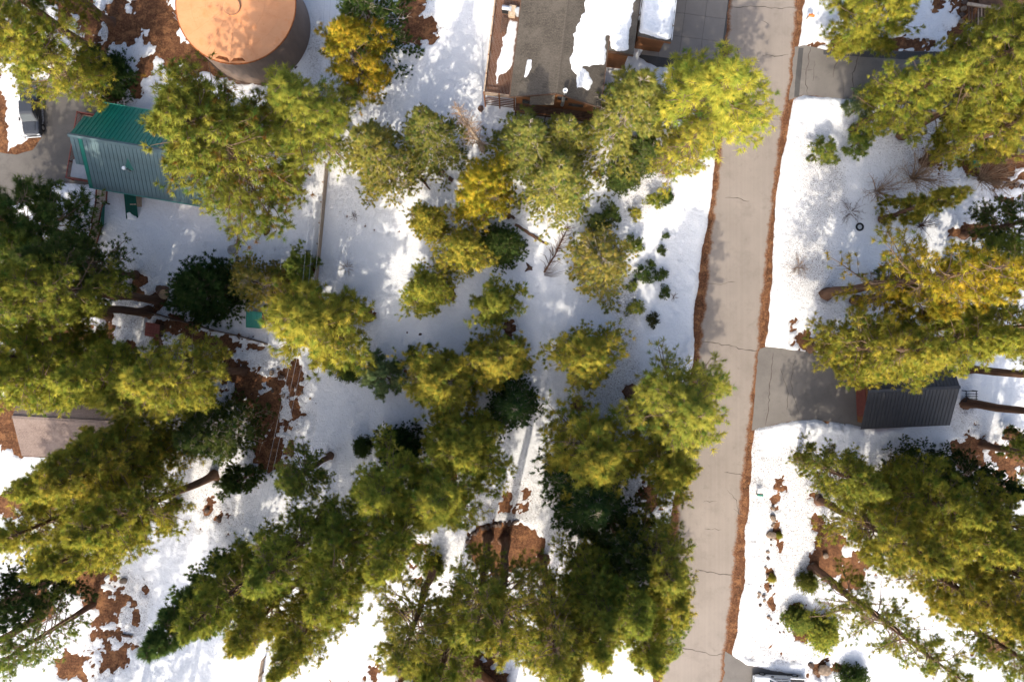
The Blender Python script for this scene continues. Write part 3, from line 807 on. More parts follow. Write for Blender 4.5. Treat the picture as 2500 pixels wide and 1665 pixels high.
for p in (DRIVE_UR, DRIVE_LR, DRIVE_BR, DRIVE_TL, DRIVE_L): carve(poly_sd(p, X, Y), .10, 1.6)
def ell(px, py, rx, ry, rot=0):
    c, s = math.cos(rot), math.sin(rot)
    dx, dy = X - WX(px), Y - WY(py)
    u, v = dx * c + dy * s, -dx * s + dy * c
    rx, ry = rx / PPM, ry / PPM
    q = np.sqrt((u / rx) ** 2 + (v / ry) ** 2)
    return (q - 1) * min(rx, ry)
BLOBS = [ # bare soil: px, py, rx, ry, turn, raggedness
 (392, 70, 48, 66, .2, .8), (432, 128, 46, 46, 0, .7), (360, 160, 20, 30, 0, .6), (300, 55, 44, 60, .6, .8), (215, 60, 40, 50, 0, .9), (180, 20, 50, 30, 0, .9), (232, 128, 30, 22, 0, .6),
 (365, 20, 50, 40, 0, .7), (2, 300, 12, 110, .05, .1), (60, 362, 34, 10, .4, .2), (84, 340, 10, 20, 0, .3), (468, 172, 15, 24, .5, .5), (490, 150, 60, 22, .5, .5), (264, 244, 34, 15, .3, .5), (330, 210, 14, 22, 0, .5), (600, 80, 130, 130, 0, .3),
 (1010, 70, 46, 44, .3, .8), (1000, 20, 40, 40, 0, .6), (725, 440, 12, 28, 0, .5), (336, 690, 16, 24, 0, .5), (395, 735, 20, 10, 0, .4),
 (440, 800, 85, 18, -.22, .7), (560, 840, 60, 18, -.25, .7), (392, 850, 22, 26, 0, .7), (560, 900, 30, 60, .2, .9), (605, 935, 46, 42, 0, .8), (650, 1010, 46, 70, .3, .9), (720, 925, 20, 40, .2, .8), (665, 1100, 42, 48, .2, .9), (450, 870, 35, 14, 0, .7),
 (705, 1090, 12, 30, 0, .5), (20, 1045, 40, 66, 0, .6), (75, 1090, 60, 30, 0, .7), (250, 850, 60, 25, 0, .9), (60, 1230, 80, 30, 0, .9), (190, 1398, 78, 34, -.1, .7), (252, 1478, 26, 84, .1, .8), (105, 1465, 34, 40, 0, .7), (215, 1430, 40, 40, 0, .7),
 (172, 1625, 44, 40, 0, .7), (290, 1610, 40, 18, .2, .8), (320, 1550, 22, 6, -.2, .4), (1238, 1335, 92, 62, 0, .35), (1015, 1335, 22, 14, 0, .6), (1015, 1420, 10, 6, 0, .3), (962, 1500, 12, 22, 0, .5), (912, 1655, 14, 30, 0, .5), (600, 1390, 16, 22, 0, .5), (820, 1700, 60, 30, 0, .6), (1100, 1640, 120, 60, 0, .6),
 (1932, 802, 12, 15, 0, .5), (1940, 826, 8, 7, 0, .3), (1975, 832, 38, 20, 0, .6), (2060, 850, 60, 25, 0, .6), (2024, 1352, 46, 58, 0, .6), (2090, 1395, 40, 40, 0, .7), (1992, 1272, 12, 24, .2, .5), (1898, 1205, 12, 26, .15, .7), (1990, 1212, 14, 10, 0, .4),
 (2370, 1110, 36, 48, 0, .8), (2470, 1110, 34, 66, 0, .9), (2420, 1190, 40, 40, 0, .9), (1938, 1508, 22, 28, 0, .6), (1985, 1530, 40, 22, .4, .7), (2012, 1640, 24, 20, 0, .6), (1980, 1622, 9, 6, 0, .3), (2420, 1580, 40, 22, .4, .8), (2310, 1440, 16, 10, 0, .5), (2060, 1690, 40, 30, 0, .6),
 (2150, 110, 150, 13, .03, .45), (2060, 104, 40, 12, .1, .4), (2420, 30, 90, 60, 0, .6), (2350, 60, 18, 60, 0, .5), (2290, 15, 12, 14, 0, .4), (2430, 400, 90, 46, 0, .7), (2290, 385, 30, 25, 0, .7), (2460, 452, 46, 7, .05, .4), (2445, 487, 30, 7, .05, .4), (2342, 575, 12, 8, 0, .4), (2380, 560, 40, 18, 0, .7),
 (1542, 955, 17, 17, 0, .3), (1415, 985, 14, 12, 0, .4), (1548, 1010, 12, 12, 0, .4), (900, 775, 12, 14, 0, .4), (1098, 722, 14, 14, 0, .4), (1010, 885, 20, 20, 0, .6), (1240, 800, 8, 18, 0, .4), (1005, 425, 8, 22, 0, .4), (1590, 1225, 24, 40, 0, 1.0),
 (1460, 425, 10, 8, 0, .5), (505, 1250, 8, 20, -.4, .4), (525, 1268, 12, 6, 0, .5), (560, 1300, 4, 8, 0, .3), (578, 590, 6, 22, -.1, .3), (570, 562, 5, 5, 0, .2), (355, 1435, 4, 10, 0, .2), (660, 565, 14, 5, 0, .5), (1240, 530, 12, 5, -.5, .2), (2160, 975, 50, 10, 0, .4), (2080, 1030, 40, 8, 0, .4), (140, 830, 120, 40, 0, .9), (700, 700, 60, 40, 0, .6), (1400, 270, 80, 20, -.1, .3),
]
spk = fbm(X, Y, .85, 5, 53, .68)
for b in BLOBS: carve(ell(*b[:5]) + (.8 + 3.6 * b[5]) * spk, .12 + .45 * b[5], 1.0)
# half melted, speckled zones
zone = np.zeros(X.shape)
for px, py, rx, ry, rot, s in [(470, 860, 130, 60, .0, .8), (640, 960, 95, 110, .2, .95), (705, 1010, 70, 120, 0, .7), (1240, 1225, 90, 60, 0, .85), (300, 1500, 60, 120, 0, .8), (310, 60, 140, 110, 0, .7), (2440, 1170, 90, 110, 0, 1.0), (1010, 1360, 60, 60, 0, .6), (1260, 1400, 110, 40, 0, .9), (1590, 1220, 40, 60, 0, .6), (2040, 1380, 100, 80, 0, .6), (250, 1600, 110, 80, 0, .8), (130, 1240, 140, 60, 0, .7), (2010, 1530, 90, 50, 0, .6), (1895, 1260, 22, 120, .1, .75), (1880, 1420, 22, 110, .1, .7), (1900, 1580, 120, 40, 0, .45), (100, 900, 200, 120, 0, .5), (2300, 80, 60, 60, 0, .4), (900, 1380, 110, 70, 0, .4), (2420, 480, 90, 60, 0, .5)]:
    zone = np.maximum(zone, s * np.clip(-ell(px, py, rx, ry, rot) / (min(rx, ry) / PPM) * 1.6, 0, 1))
cut = np.minimum(cut, np.where(zone > .01, (.34 - .42 * zone + 1.9 * spk * (.3 + .7 * zone)) * .9, 9))
for (x, y, R, h, fam, col, lab) in PLACED:
    if h > 7:
        r = .20 + .013 * h
        carve(np.sqrt((X - x - .15) ** 2 + (Y - y) ** 2) - r, .35, 1.0)
# ploughed banks along the road and driveways
edge_sd = poly_sd(road_poly, X, Y)
for p in (DRIVE_UR, DRIVE_LR, DRIVE_BR, DRIVE_L): edge_sd = np.minimum(edge_sd, poly_sd(p, X, Y))
lump = np.clip(.5 + 2.2 * n2 + 1.6 * n3, .1, 1.6)
depth = depth + .26 * lump * np.exp(-((edge_sd - .75) / .55) ** 2)
snowz = np.minimum(depth, cut * .55)
snowz = np.where(cut < 9, np.minimum(snowz, depth * np.clip(cut / .35, -1, 1)), snowz)
snowz = np.maximum(snowz, -.12)
# litter: needles and bark scattered on the snow
litter = .27 + .35 * np.clip(fbm(X, Y, .12, 3, 61) + .1, 0, 1)
for (x, y, R, h, fam, col, lab) in PLACED:
    if h > 5: litter += .22 * np.exp(-((X - x) ** 2 + (Y - y) ** 2) / (R * 1.1) ** 2)
for px, py, rx, ry, s in [(1532, 770, 42, 130, .75), (1560, 500, 60, 60, .6), (1520, 950, 60, 80, .5), (1995, 560, 60, 140, .55), (2030, 470, 40, 60, .5), (1950, 660, 50, 80, .4), (1960, 1270, 50, 140, .75), (1880, 1350, 60, 240, .6), (1940, 1560, 90, 70, .6), (1830, 1130, 40, 120, .35), (1960, 330, 50, 90, .4), (1930, 560, 40, 160, .35), (330, 1480, 60, 120, .6), (850, 620, 50, 160, .3), (1080, 60, 60, 160, .3), (2330, 1030, 120, 40, .4), (1660, 620, 50, 180, .25), (1900, 1180, 60, 60, .4), (2000, 420, 60, 80, .5), (770, 130, 30, 150, .6), (690, 980, 80, 140, .45), (1545, 1240, 60, 80, .5), (520, 600, 120, 60, .25), (1600, 1200, 40, 60, .6), (2230, 470, 90, 60, .45), (70, 300, 50, 80, .6), (560, 1250, 90, 60, .35), (870, 1000, 90, 110, .3), (1150, 100, 120, 200, .0), (1300, 1180, 80, 80, .4)]:
    litter += s * np.exp(-(((X - WX(px)) / (rx / PPM)) ** 2 + ((Y - WY(py)) / (ry / PPM)) ** 2))
litter += .35 * np.exp(-np.maximum(cut, 0) / .6) + .75 * np.exp(-np.maximum(snowz, 0) / .035)
litter = np.clip(litter, 0, 1)
ny, nx = X.shape
idx = np.arange(ny * nx).reshape(ny, nx)
Q = np.stack([idx[:-1, :-1], idx[:-1, 1:], idx[1:, 1:], idx[1:, :-1]], -1).reshape(-1, 4)
zf = snowz.ravel()
keep = zf[Q].max(1) > -.06
Q = Q[keep]
used = np.zeros(ny * nx, bool); used[Q.ravel()] = True
remap = np.cumsum(used) - 1
SV = np.stack([X.ravel(), Y.ravel(), zf], -1)[used]
me = np_mesh('snow_cover', SV, remap[Q], M['snow'], True)
at = me.attributes.new('litter', 'FLOAT', 'POINT')
at.data.foreach_set('value', litter.ravel()[used].astype(np.float32))
snow = link('snow_cover', me)
snow['kind'] = 'stuff'

# ---------------------------------------------------------------- trees
def norm(a): return a / (np.linalg.norm(a, axis=-1, keepdims=True) + 1e-9)

def tubes(paths, radii, n=4):
    """paths (k,m,3), radii (k,m) -> verts, quads"""
    k, m, _ = paths.shape
    t = np.gradient(paths, axis=1); t = norm(t)
    up = np.where(np.abs(t[..., 2:3]) > .9, np.array([1., 0, 0]), np.array([0, 0, 1.]))
    s = norm(np.cross(t, up)); u = np.cross(s, t)
    a = np.arange(n) * 2 * np.pi / n
    ring = s[:, :, None, :] * np.cos(a)[None, None, :, None] + u[:, :, None, :] * np.sin(a)[None, None, :, None]
    V = paths[:, :, None, :] + ring * radii[:, :, None, None]
    idx = np.arange(k * m * n).reshape(k, m, n)
    A = idx[:, :-1, :]; B = np.roll(A, -1, axis=2); C = np.roll(idx[:, 1:, :], -1, axis=2); D = idx[:, 1:, :]
    F = np.stack([A, B, C, D], -1).reshape(-1, 4)
    return V.reshape(-1, 3), F

def needle_mesh(name, rng, P, axis_dir, size, n, width, bias, center, flat=0.0, rust=0.0, spread=1.0):
    """tufts of needles: P (k,3) tuft places, axis_dir (k,3), size (k,)"""
    k = len(P)
    d = rng.normal(size=(k, n, 3)); d = norm(d)
    if flat: d[..., 2] *= (1 - flat)
    d = norm(d + bias * axis_dir[:, None, :])
    L = size[:, None] * rng.uniform(.65, 1.1, (k, n))
    base = P[:, None, :] + d * (.08 * size[:, None, None]) + axis_dir[:, None, :] * (rng.uniform(-.4, .2, (k, n)) * size[:, None])[..., None]
    tip = base + d * L[..., None]
    side = norm(np.cross(d, rng.normal(size=(k, n, 3)))) * (width * size[:, None, None] * rng.uniform(.7, 1.3, (k, n, 1)))
    V = np.stack([base - side, base + side, tip], 2)          # a slim needle bundle
    F = np.arange(k * n * 3).reshape(-1, 3)
    out = norm(P - center)
    nn = norm(d * .8 + out[:, None, :] * .3 + np.array([0, -.12, .55]))
    N = np.repeat(nn.reshape(-1, 3), 3, axis=0)
    tv = np.clip(rng.normal(.5, .27, k), 0, 1)
    rs = (rng.random(k) < rust) * rng.uniform(.5, 1, k)
    me = np_mesh(name, V.reshape(-1, 3), F, M['needles'])
    a = me.attributes.new('tn', 'FLOAT_VECTOR', 'POINT'); a.data.foreach_set('vector', N.astype(np.float32).ravel())
    a = me.attributes.new('tv', 'FLOAT', 'POINT'); a.data.foreach_set('value', np.repeat(tv, n * 3).astype(np.float32))
    if rust:
        a = me.attributes.new('rust', 'FLOAT', 'POINT'); a.data.foreach_set('value', np.repeat(rs, n * 3).astype(np.float32))
    return me

def gen_tree(seed, h, R, zb, nl, m, shape, e_lo, e_hi, droop, tuft, n_need, width, keepf=1.0, flat=0.0, bias=.8, rust=0.0,
             limb_r=.05, dead=.06, lat=.34, limb_mat='limb', tier=0, irr=.25):
    rng = np.random.default_rng(seed)
    u = (np.arange(nl) + rng.uniform(0, 1, nl)) / nl
    u = u ** .92
    if tier: u = (np.floor(u * tier) + .25 + .5 * rng.random(nl)) / tier
    u = np.clip(u, 0, .995)
    prof = shape(u)
    az = np.arange(nl) * 2.39996 + rng.normal(0, .45, nl)
    lob = 1 + irr * (np.sin(az * 2 + seed) * .5 + np.sin(az * 3 + u * 5 + seed * 2) * .5)
    L = R * prof * rng.uniform(.68, 1.12, nl) * lob
    L = np.maximum(L, .12 * R)
    el = np.radians(e_lo + (e_hi - e_lo) * u + rng.normal(0, 8, nl))
    z0 = zb * h + (h - zb * h) * u - .25 * L * np.sin(np.maximum(el, 0))
    s = np.linspace(0, 1, 6)
    hd = np.stack([np.cos(az), np.sin(az)], -1)
    wob = rng.normal(0, .05, (nl, 1)) * np.sin(s * 5)[None] * L[:, None]
    side = np.stack([-hd[:, 1], hd[:, 0]], -1)
    def at(sv):
        """points along the limbs, sv (nl,k)"""
        r = L[:, None] * sv * np.cos(el)[:, None]
        z = z0[:, None] + L[:, None] * (np.sin(el)[:, None] * sv - droop * sv ** 2 + (.10 * sv ** 3))
        w = rng.normal(0, .02, sv.shape) * 0
        return np.concatenate([hd[:, None, :] * r[..., None] + side[:, None, :] * w[..., None], z[..., None]], -1)
    paths = at(np.repeat(s[None], nl, 0))
    paths[..., :2] += side[:, None, :] * wob[..., None]
    lr = (limb_r * (.4 + .6 * L / R))[:, None] * np.linspace(1, .28, 6)[None]
    LV, LF = tubes(paths, lr, 4)
    isdead = rng.random(nl) < dead
    # tufts
    sv = np.sort(rng.uniform(.30, 1.0, (nl, m)), 1); sv[:, -1] = 1
    bp = at(sv)
    bd = norm(np.concatenate([hd[:, None, :].repeat(m, 1), np.full((nl, m, 1), .25)], -1))
    P = [bp.reshape(-1, 3)]; A = [bd.reshape(-1, 3)]; LI = [np.repeat(np.arange(nl), m)]
    tw = []
    for sg in (-1, 1):
        ang = rng.uniform(.45, 1.15, (nl, m)) * sg
        ca, sa = np.cos(az)[:, None], np.sin(az)[:, None]
        dx = ca * np.cos(ang) - sa * np.sin(ang); dy = sa * np.cos(ang) + ca * np.sin(ang)
        dirv = norm(np.stack([dx, dy, rng.uniform(-.1, .45, (nl, m)) - droop * .6], -1))
        bl = L[:, None] * lat * (1.15 - .75 * sv) * rng.uniform(.5, 1.15, (nl, m)) + .12
        for fr in (.55, 1.0):
            P.append((bp + dirv * (bl * fr)[..., None]).reshape(-1, 3)); A.append(dirv.reshape(-1, 3)); LI.append(np.repeat(np.arange(nl), m))
        e = bp + dirv * bl[..., None]
        tw.append(np.stack([bp.reshape(-1, 3), e.reshape(-1, 3)], 1))
    P = np.concatenate(P); A = np.concatenate(A); LI = np.concatenate(LI)
    keep = (rng.random(len(P)) < np.clip(.22 + L[LI] / R, 0, 1) * keepf) & ~isdead[LI]
    P, A, LI = P[keep], A[keep], LI[keep]
    P = P + rng.normal(0, .10 * tuft / .4, P.shape)
    A = norm(A + np.array([0, 0, .45]) + rng.normal(0, .25, A.shape))
    size = tuft * rng.uniform(.75, 1.2, len(P))
    crown = needle_mesh('crown', rng, P, A, size, n_need, width, bias, np.array([0, 0, h * (zb + .35 * (1 - zb))]), flat, rust)
    T = np.concatenate(tw)
    T = T[rng.random(len(T)) < .6]
    TV, TF = tubes(T, np.repeat(np.array([[.018, .008]]), len(T), 0) * (limb_r / .05), 3)
    V = np.concatenate([LV, TV]); F = np.concatenate([LF, TF + len(LV)])
    limbs = np_mesh('limbs', V, F, M[limb_mat], True)
    return crown, limbs

tall_shape = lambda u: (1 - u ** 1.7) ** .8 * (.70 + .30 * np.minimum(1, u / .25)) + .03
pine_shape = lambda u: (1 - u ** 2.4) ** .85 * (.62 + .38 * np.minimum(1, u / .3)) + .04
round_shape = lambda u: np.sqrt(np.maximum(0, 1 - (u - .30) ** 2 / .52)) + .02
cone_shape = lambda u: (1 - u) ** .8 * .98 + .03
slim_shape = lambda u: (1 - u) ** .6 + .03
bush_shape = lambda u: np.sqrt(np.maximum(0, 1 - u ** 2.2)) + .02

PROTO = {}
def protos():
    for i in range(4):
        PROTO.setdefault('PT', []).append((28, 4, *gen_tree(100 + i, 28, 4, .24, 112, 6, tall_shape, -18, 50, .12, .42, 30, .048, limb_r=.07, tier=0)))
    PROTO['PTR'] = [(25, 6.2, *gen_tree(150, 25, 6.2, .16, 150, 9, pine_shape, -12, 48, .1, .44, 30, .052, rust=.07, limb_r=.08))]
    for i in range(3):
        PROTO.setdefault('PM', []).append((14, 3.6, *gen_tree(200 + i, 14, 3.6, .10, 84, 7, pine_shape, -8, 50, .10, .37, 34, .052, limb_r=.045, irr=.3)))
    PROTO['PMS'] = [(11, 2.8, *gen_tree(230, 11, 2.8, .12, 46, 6, pine_shape, 0, 50, .08, .38, 32, .055, irr=.75, limb_r=.04))]
    PROTO['PS'] = [(8, 2.5, *gen_tree(240, 8, 2.5, .08, 50, 6, pine_shape, 0, 55, .06, .34, 32, .055, limb_r=.03))]
    PROTO['PSB'] = [(7, 2.4, *gen_tree(250, 7, 2.4, .10, 44, 6, round_shape, 5, 55, .05, .36, 32, .07, limb_r=.04, irr=.35))]
    PROTO['PSS'] = [(3, 1.0, *gen_tree(260 + i, 3, 1.0, .05, 22, 4, round_shape, 10, 60, .0, .24, 20, .07, limb_r=.02, irr=.4)) for i in range(2)]
    for i in range(2):
        PROTO.setdefault('SP', []).append((31, 4.0, *gen_tree(300 + i, 31, 4.0, .28, 84, 6, tall_shape, -24, 45, .16, .42, 30, .048, keepf=.68, limb_r=.075, dead=.22, irr=.45)))
    for i in range(2):
        PROTO.setdefault('SPH', []).append((31, 4.0, *gen_tree(340 + i, 31, 4.0, .47, 74, 6, tall_shape, -24, 45, .16, .42, 30, .048, keepf=.75, limb_r=.07, dead=.16, irr=.4)))
        PROTO.setdefault('PTH', []).append((28, 4.0, *gen_tree(360 + i, 28, 4.0, .45, 96, 6, tall_shape, -18, 50, .12, .42, 30, .048, limb_r=.07)))
    PROTO['SPN'] = [(17, 1.9, *gen_tree(320, 17, 1.9, .12, 60, 5, slim_shape, -5, 45, .08, .38, 32, .055, keepf=.8, limb_r=.035, irr=.4))]
    for i in range(3):
        PROTO.setdefault('CD', []).append((16, 4.0, *gen_tree(400 + i, 16, 4.0, .04, 150, 7, cone_shape, -20, 42, .22, .30, 27, .07, flat=.35, bias=1.3, limb_r=.035, dead=.10, limb_mat='twig_pale', irr=.22, lat=.3)))
    PROTO['CDS'] = [(8, 2.9, *gen_tree(430, 8, 2.9, .05, 100, 6, round_shape, -10, 55, .12, .27, 27, .066, flat=.25, bias=1.2, limb_r=.025, dead=.14, limb_mat='twig_pale', irr=.3))]
    for i in range(2):
        PROTO.setdefault('BU', []).append((6, 2.6, *gen_tree(450 + i, 6, 2.6, .03, 130, 6, bush_shape, -5, 62, .08, .27, 27, .07, flat=.1, bias=1.2, limb_r=.025, dead=.0, irr=.16, lat=.32)))
    PROTO['SL'] = [(26, 3.2, *gen_tree(480, 26, 3.2, .08, 170, 6, slim_shape, -25, 35, .15, .36, 27, .066, flat=.3, bias=1.2, limb_r=.04, dead=.04))]
protos()

def trunk_mesh(seed, mat, taper=.22):
    """unit trunk: height 1, foot radius 1 (in the object's own scale)"""
    r = random.Random(seed); n, m = 10, 9
    vs, fs = [], []
    for i in range(m):
        t = i / (m - 1)
        rad = (1 - t) * (1 - taper * 0) * .92 + .05 + (.45 * max(0, 1 - t / .035) if i < 2 else 0)
        z = [0, .02, .08, .2, .35, .5, .68, .85, 1][i]
        rad = (1 - z) ** .75 * .95 + .04 + (.5 if i == 0 else .12 if i == 1 else 0)
        ox, oy = (r.uniform(-.35, .35) * (1 if 1 < i < m - 1 else 0) for _ in range(2))
        for k in range(n):
            a = 2 * math.pi * k / n
            q = rad * (1 + (.16 * math.sin(3 * a + seed) if i == 0 else r.uniform(-.05, .05)))
            vs.append((ox + q * math.cos(a), oy + q * math.sin(a), z))
    for i in range(m - 1):
        for k in range(n):
            a, b = i * n + k, i * n + (k + 1) % n
            fs.append((a, b, b + n, a + n))
    return raw_mesh('trunk', vs, fs, mat, True)
TRUNKS = [trunk_mesh(i, M['bark']) for i in range(4)]

def plant_tree(x, y, R, h, fam, col, label, i, group, name, cat):
    rnd = random.Random(i * 7 + 3)
    ph, pr, crown, limbs = PROTO[fam][i % len(PROTO[fam])]
    root = empty(name, (x, y, 0), rnd.uniform(0, 6.283))
    tag(root, label, cat, group)
    sc = (R / pr, R / pr, h / ph)
    c = link('crown', crown, root, scale=sc)
    j = rnd.uniform(.94, 1.06)
    c.color = (col[0] * j, col[1] * (2 - j) * .5 + col[1] * .5, col[2], 1)
    link('limbs', limbs, root, scale=sc)
    r = (.10 + .0125 * h) if h > 5 else .035 * h
    link('trunk', TRUNKS[i % 4], root, scale=(r, r, h * .97))
    return root

for i, (x, y, R, h, fam, col, lab) in enumerate(PLACED):
    if fam in ('CD', 'CDS', 'SL'): nm, ct, gr = 'cedar_tree', 'cedar', 'cedars and firs between the houses'
    elif fam == 'BU': nm, ct, gr = 'evergreen_shrub', 'shrub', 'round evergreen shrubs on the snow'
    else: nm, ct, gr = 'pine_tree', 'pine tree', 'pine trees between the houses'
    plant_tree(x, y, R, h, fam, col, lab, i, gr, nm, ct)
for i, (px, py, r, h, col, fam, lab) in enumerate(SAPLINGS):
    p = W(px, py, h * .4)
    plant_tree(p.x, p.y, r / PPM, h, fam, col, lab, i + 200, 'seedlings and saplings on the snow', 'pine_sapling', 'sapling')

# leafless shrubs
def bare_mesh(seed, R, h, n, mat):
    rng = np.random.default_rng(seed)
    az = rng.uniform(0, 2 * np.pi, n); rr = R * np.sqrt(rng.random(n)); s = np.linspace(0, 1, 5)
    tip = np.stack([rr * np.cos(az), rr * np.sin(az), h * (1.05 - .5 * (rr / R)) * rng.uniform(.6, 1.05, n)], -1)
    b = np.zeros((n, 3)); b[:, :2] = rng.normal(0, .05 * R, (n, 2))
    mid = (b + tip) / 2 + np.stack([0 * az, 0 * az, .12 * h + 0 * az], -1) + rng.normal(0, .06 * R, (n, 3))
    paths = (1 - s)[None, :, None] ** 2 * b[:, None] + 2 * (s * (1 - s))[None, :, None] * mid[:, None] + (s ** 2)[None, :, None] * tip[:, None]
    V, F = tubes(paths, np.repeat((.028 * (.6 + h / 8) * np.linspace(1, .3, 5))[None], n, 0), 4)
    k = n * 5
    li = rng.integers(0, n, k); si = rng.uniform(.35, 1, k)
    p0 = (1 - si)[:, None] ** 2 * b[li] + 2 * (si * (1 - si))[:, None] * mid[li] + (si ** 2)[:, None] * tip[li]
    d = norm(norm(tip[li] - b[li]) * .8 + rng.normal(0, .6, (k, 3)))
    p1 = p0 + d * (R * rng.uniform(.12, .34, k))[:, None]
    tw = np.stack([p0, (p0 + p1) / 2 + rng.normal(0, .03 * R, (k, 3)), p1], 1)
    V2, F2 = tubes(tw, np.repeat(np.array([[.011, .009, .005]]) * (.7 + h / 6), k, 0), 3)
    return np_mesh('stems', np.concatenate([V, V2]), np.concatenate([F, F2 + len(V)]), mat, True)
for i, (px, py, R, h, n, mt, lab) in enumerate(BARE):
    p = W(px, py)
    tag(link('leafless_shrub', bare_mesh(500 + i, R, h, n, M[mt]), None, (p.x, p.y, 0)), lab, 'shrub', 'leafless shrubs on the snow')

# bare snag, leaning to the left, in front of the brown house
def snag():
    p = W(1181, 364)
    root = empty('dead_tree', (p.x, p.y, 0))
    tag(root, 'bare grey dead tree leaning left in front of the brown house', 'dead tree')
    rng = np.random.default_rng(9)
    top = Vector((-2.4, 1.6, 10.5))
    pts = [top * t for t in (0, .04, .15, .35, .6, .8, 1)]
    MB().tube(pts, [.55, .38, .26, .2, .13, .08, .02], 10).build('trunk', M['bark_pale'], root, True)
    n = 150
    t = rng.uniform(.12, 1, n); az = rng.uniform(0, 6.283, n)
    b = np.array(top)[None] * t[:, None]
    L = (1.9 * (1.08 - t) ** .6 + .15) * rng.uniform(.5, 1.1, n)
    tip = b + np.stack([np.cos(az) * L, np.sin(az) * L, .25 * L + rng.normal(0, .15, n)], -1)
    mid = (b + tip) / 2 + rng.normal(0, .08, (n, 3))
    V, F = tubes(np.stack([b, mid, tip], 1), np.repeat(np.array([[.03, .02, .008]]), n, 0), 4)
    k = n * 5; li = rng.integers(0, n, k); si = rng.uniform(.3, 1, k)[:, None]
    p0 = b[li] * (1 - si) + tip[li] * si; p1 = p0 + norm(norm(tip[li] - b[li]) + rng.normal(0, .6, (k, 3))) * rng.uniform(.15, .5, (k, 1))
    V2, F2 = tubes(np.stack([p0, p1], 1), np.repeat(np.array([[.012, .005]]), k, 0), 3)
    link('limbs', np_mesh('limbs', np.concatenate([V, V2]), np.concatenate([F, F2 + len(V)]), M['twig_tan'], True), root)
snag()

# pines standing just outside the frame on the sun side; their shade falls across the snow in view
for i, (px, py, R, h) in enumerate([(330, 1770, 3.2, 27), (430, 1840, 3.2, 28), (235, 1850, 3.2, 27)]):
    p = W(px, py)
    plant_tree(p.x, p.y, R, h, 'PT', G1, 'tall pine standing outside the photo, seen only by the shade it casts', i + 300, 'pines outside the frame', 'pine_tree', 'pine tree')

# ---------------------------------------------------------------- buildings
def roof_snow(name, poly, zf, thick, parent, step=.2, rough=.12, seed=0):
    """a real layer of snow lying on a roof or deck; poly in local xy, zf(x, y) the surface below"""
    xs = [p[0] for p in poly]; ys_ = [p[1] for p in poly]
    gx = np.arange(min(xs) - .5, max(xs) + .5, step); gy = np.arange(min(ys_) - .5, max(ys_) + .5, step)
    X_, Y_ = np.meshgrid(gx, gy)
    sd = -poly_sd(poly, X_, Y_) + rough * 2.6 * fbm(X_, Y_, .8, 4, 70 + seed) + rough * 2.6 * fbm(X_, Y_, 2.6, 3, 90 + seed)
    t = np.minimum(np.maximum(sd * .9, -.1), thick * (1 + 1.1 * fbm(X_, Y_, .6, 4, 80 + seed) + .5 * fbm(X_, Y_, 2.2, 2, 84 + seed)))
    Z = zf(X_, Y_) + t
    ny_, nx_ = X_.shape; id_ = np.arange(ny_ * nx_).reshape(ny_, nx_)
    Q_ = np.stack([id_[:-1, :-1], id_[:-1, 1:], id_[1:, 1:], id_[1:, :-1]], -1).reshape(-1, 4)
    Q_ = Q_[t.ravel()[Q_].max(1) > -.02]
    used_ = np.zeros(ny_ * nx_, bool); used_[Q_.ravel()] = True
    me_ = np_mesh(name, np.stack([X_.ravel(), Y_.ravel(), Z.ravel()], -1)[used_], (np.cumsum(used_) - 1)[Q_], M['snow'], True)
    a_ = me_.attributes.new('litter', 'FLOAT', 'POINT')
    a_.data.foreach_set('value', np.full(used_.sum(), .12, np.float32))
    return link(name, me_, parent)

def to_local(root, px, py, z):
    w = W(px, py, z) - root.location
    c, s = math.cos(-root.rotation_euler.z), math.sin(-root.rotation_euler.z)
    return (w.x * c - w.y * s, w.x * s + w.y * c)

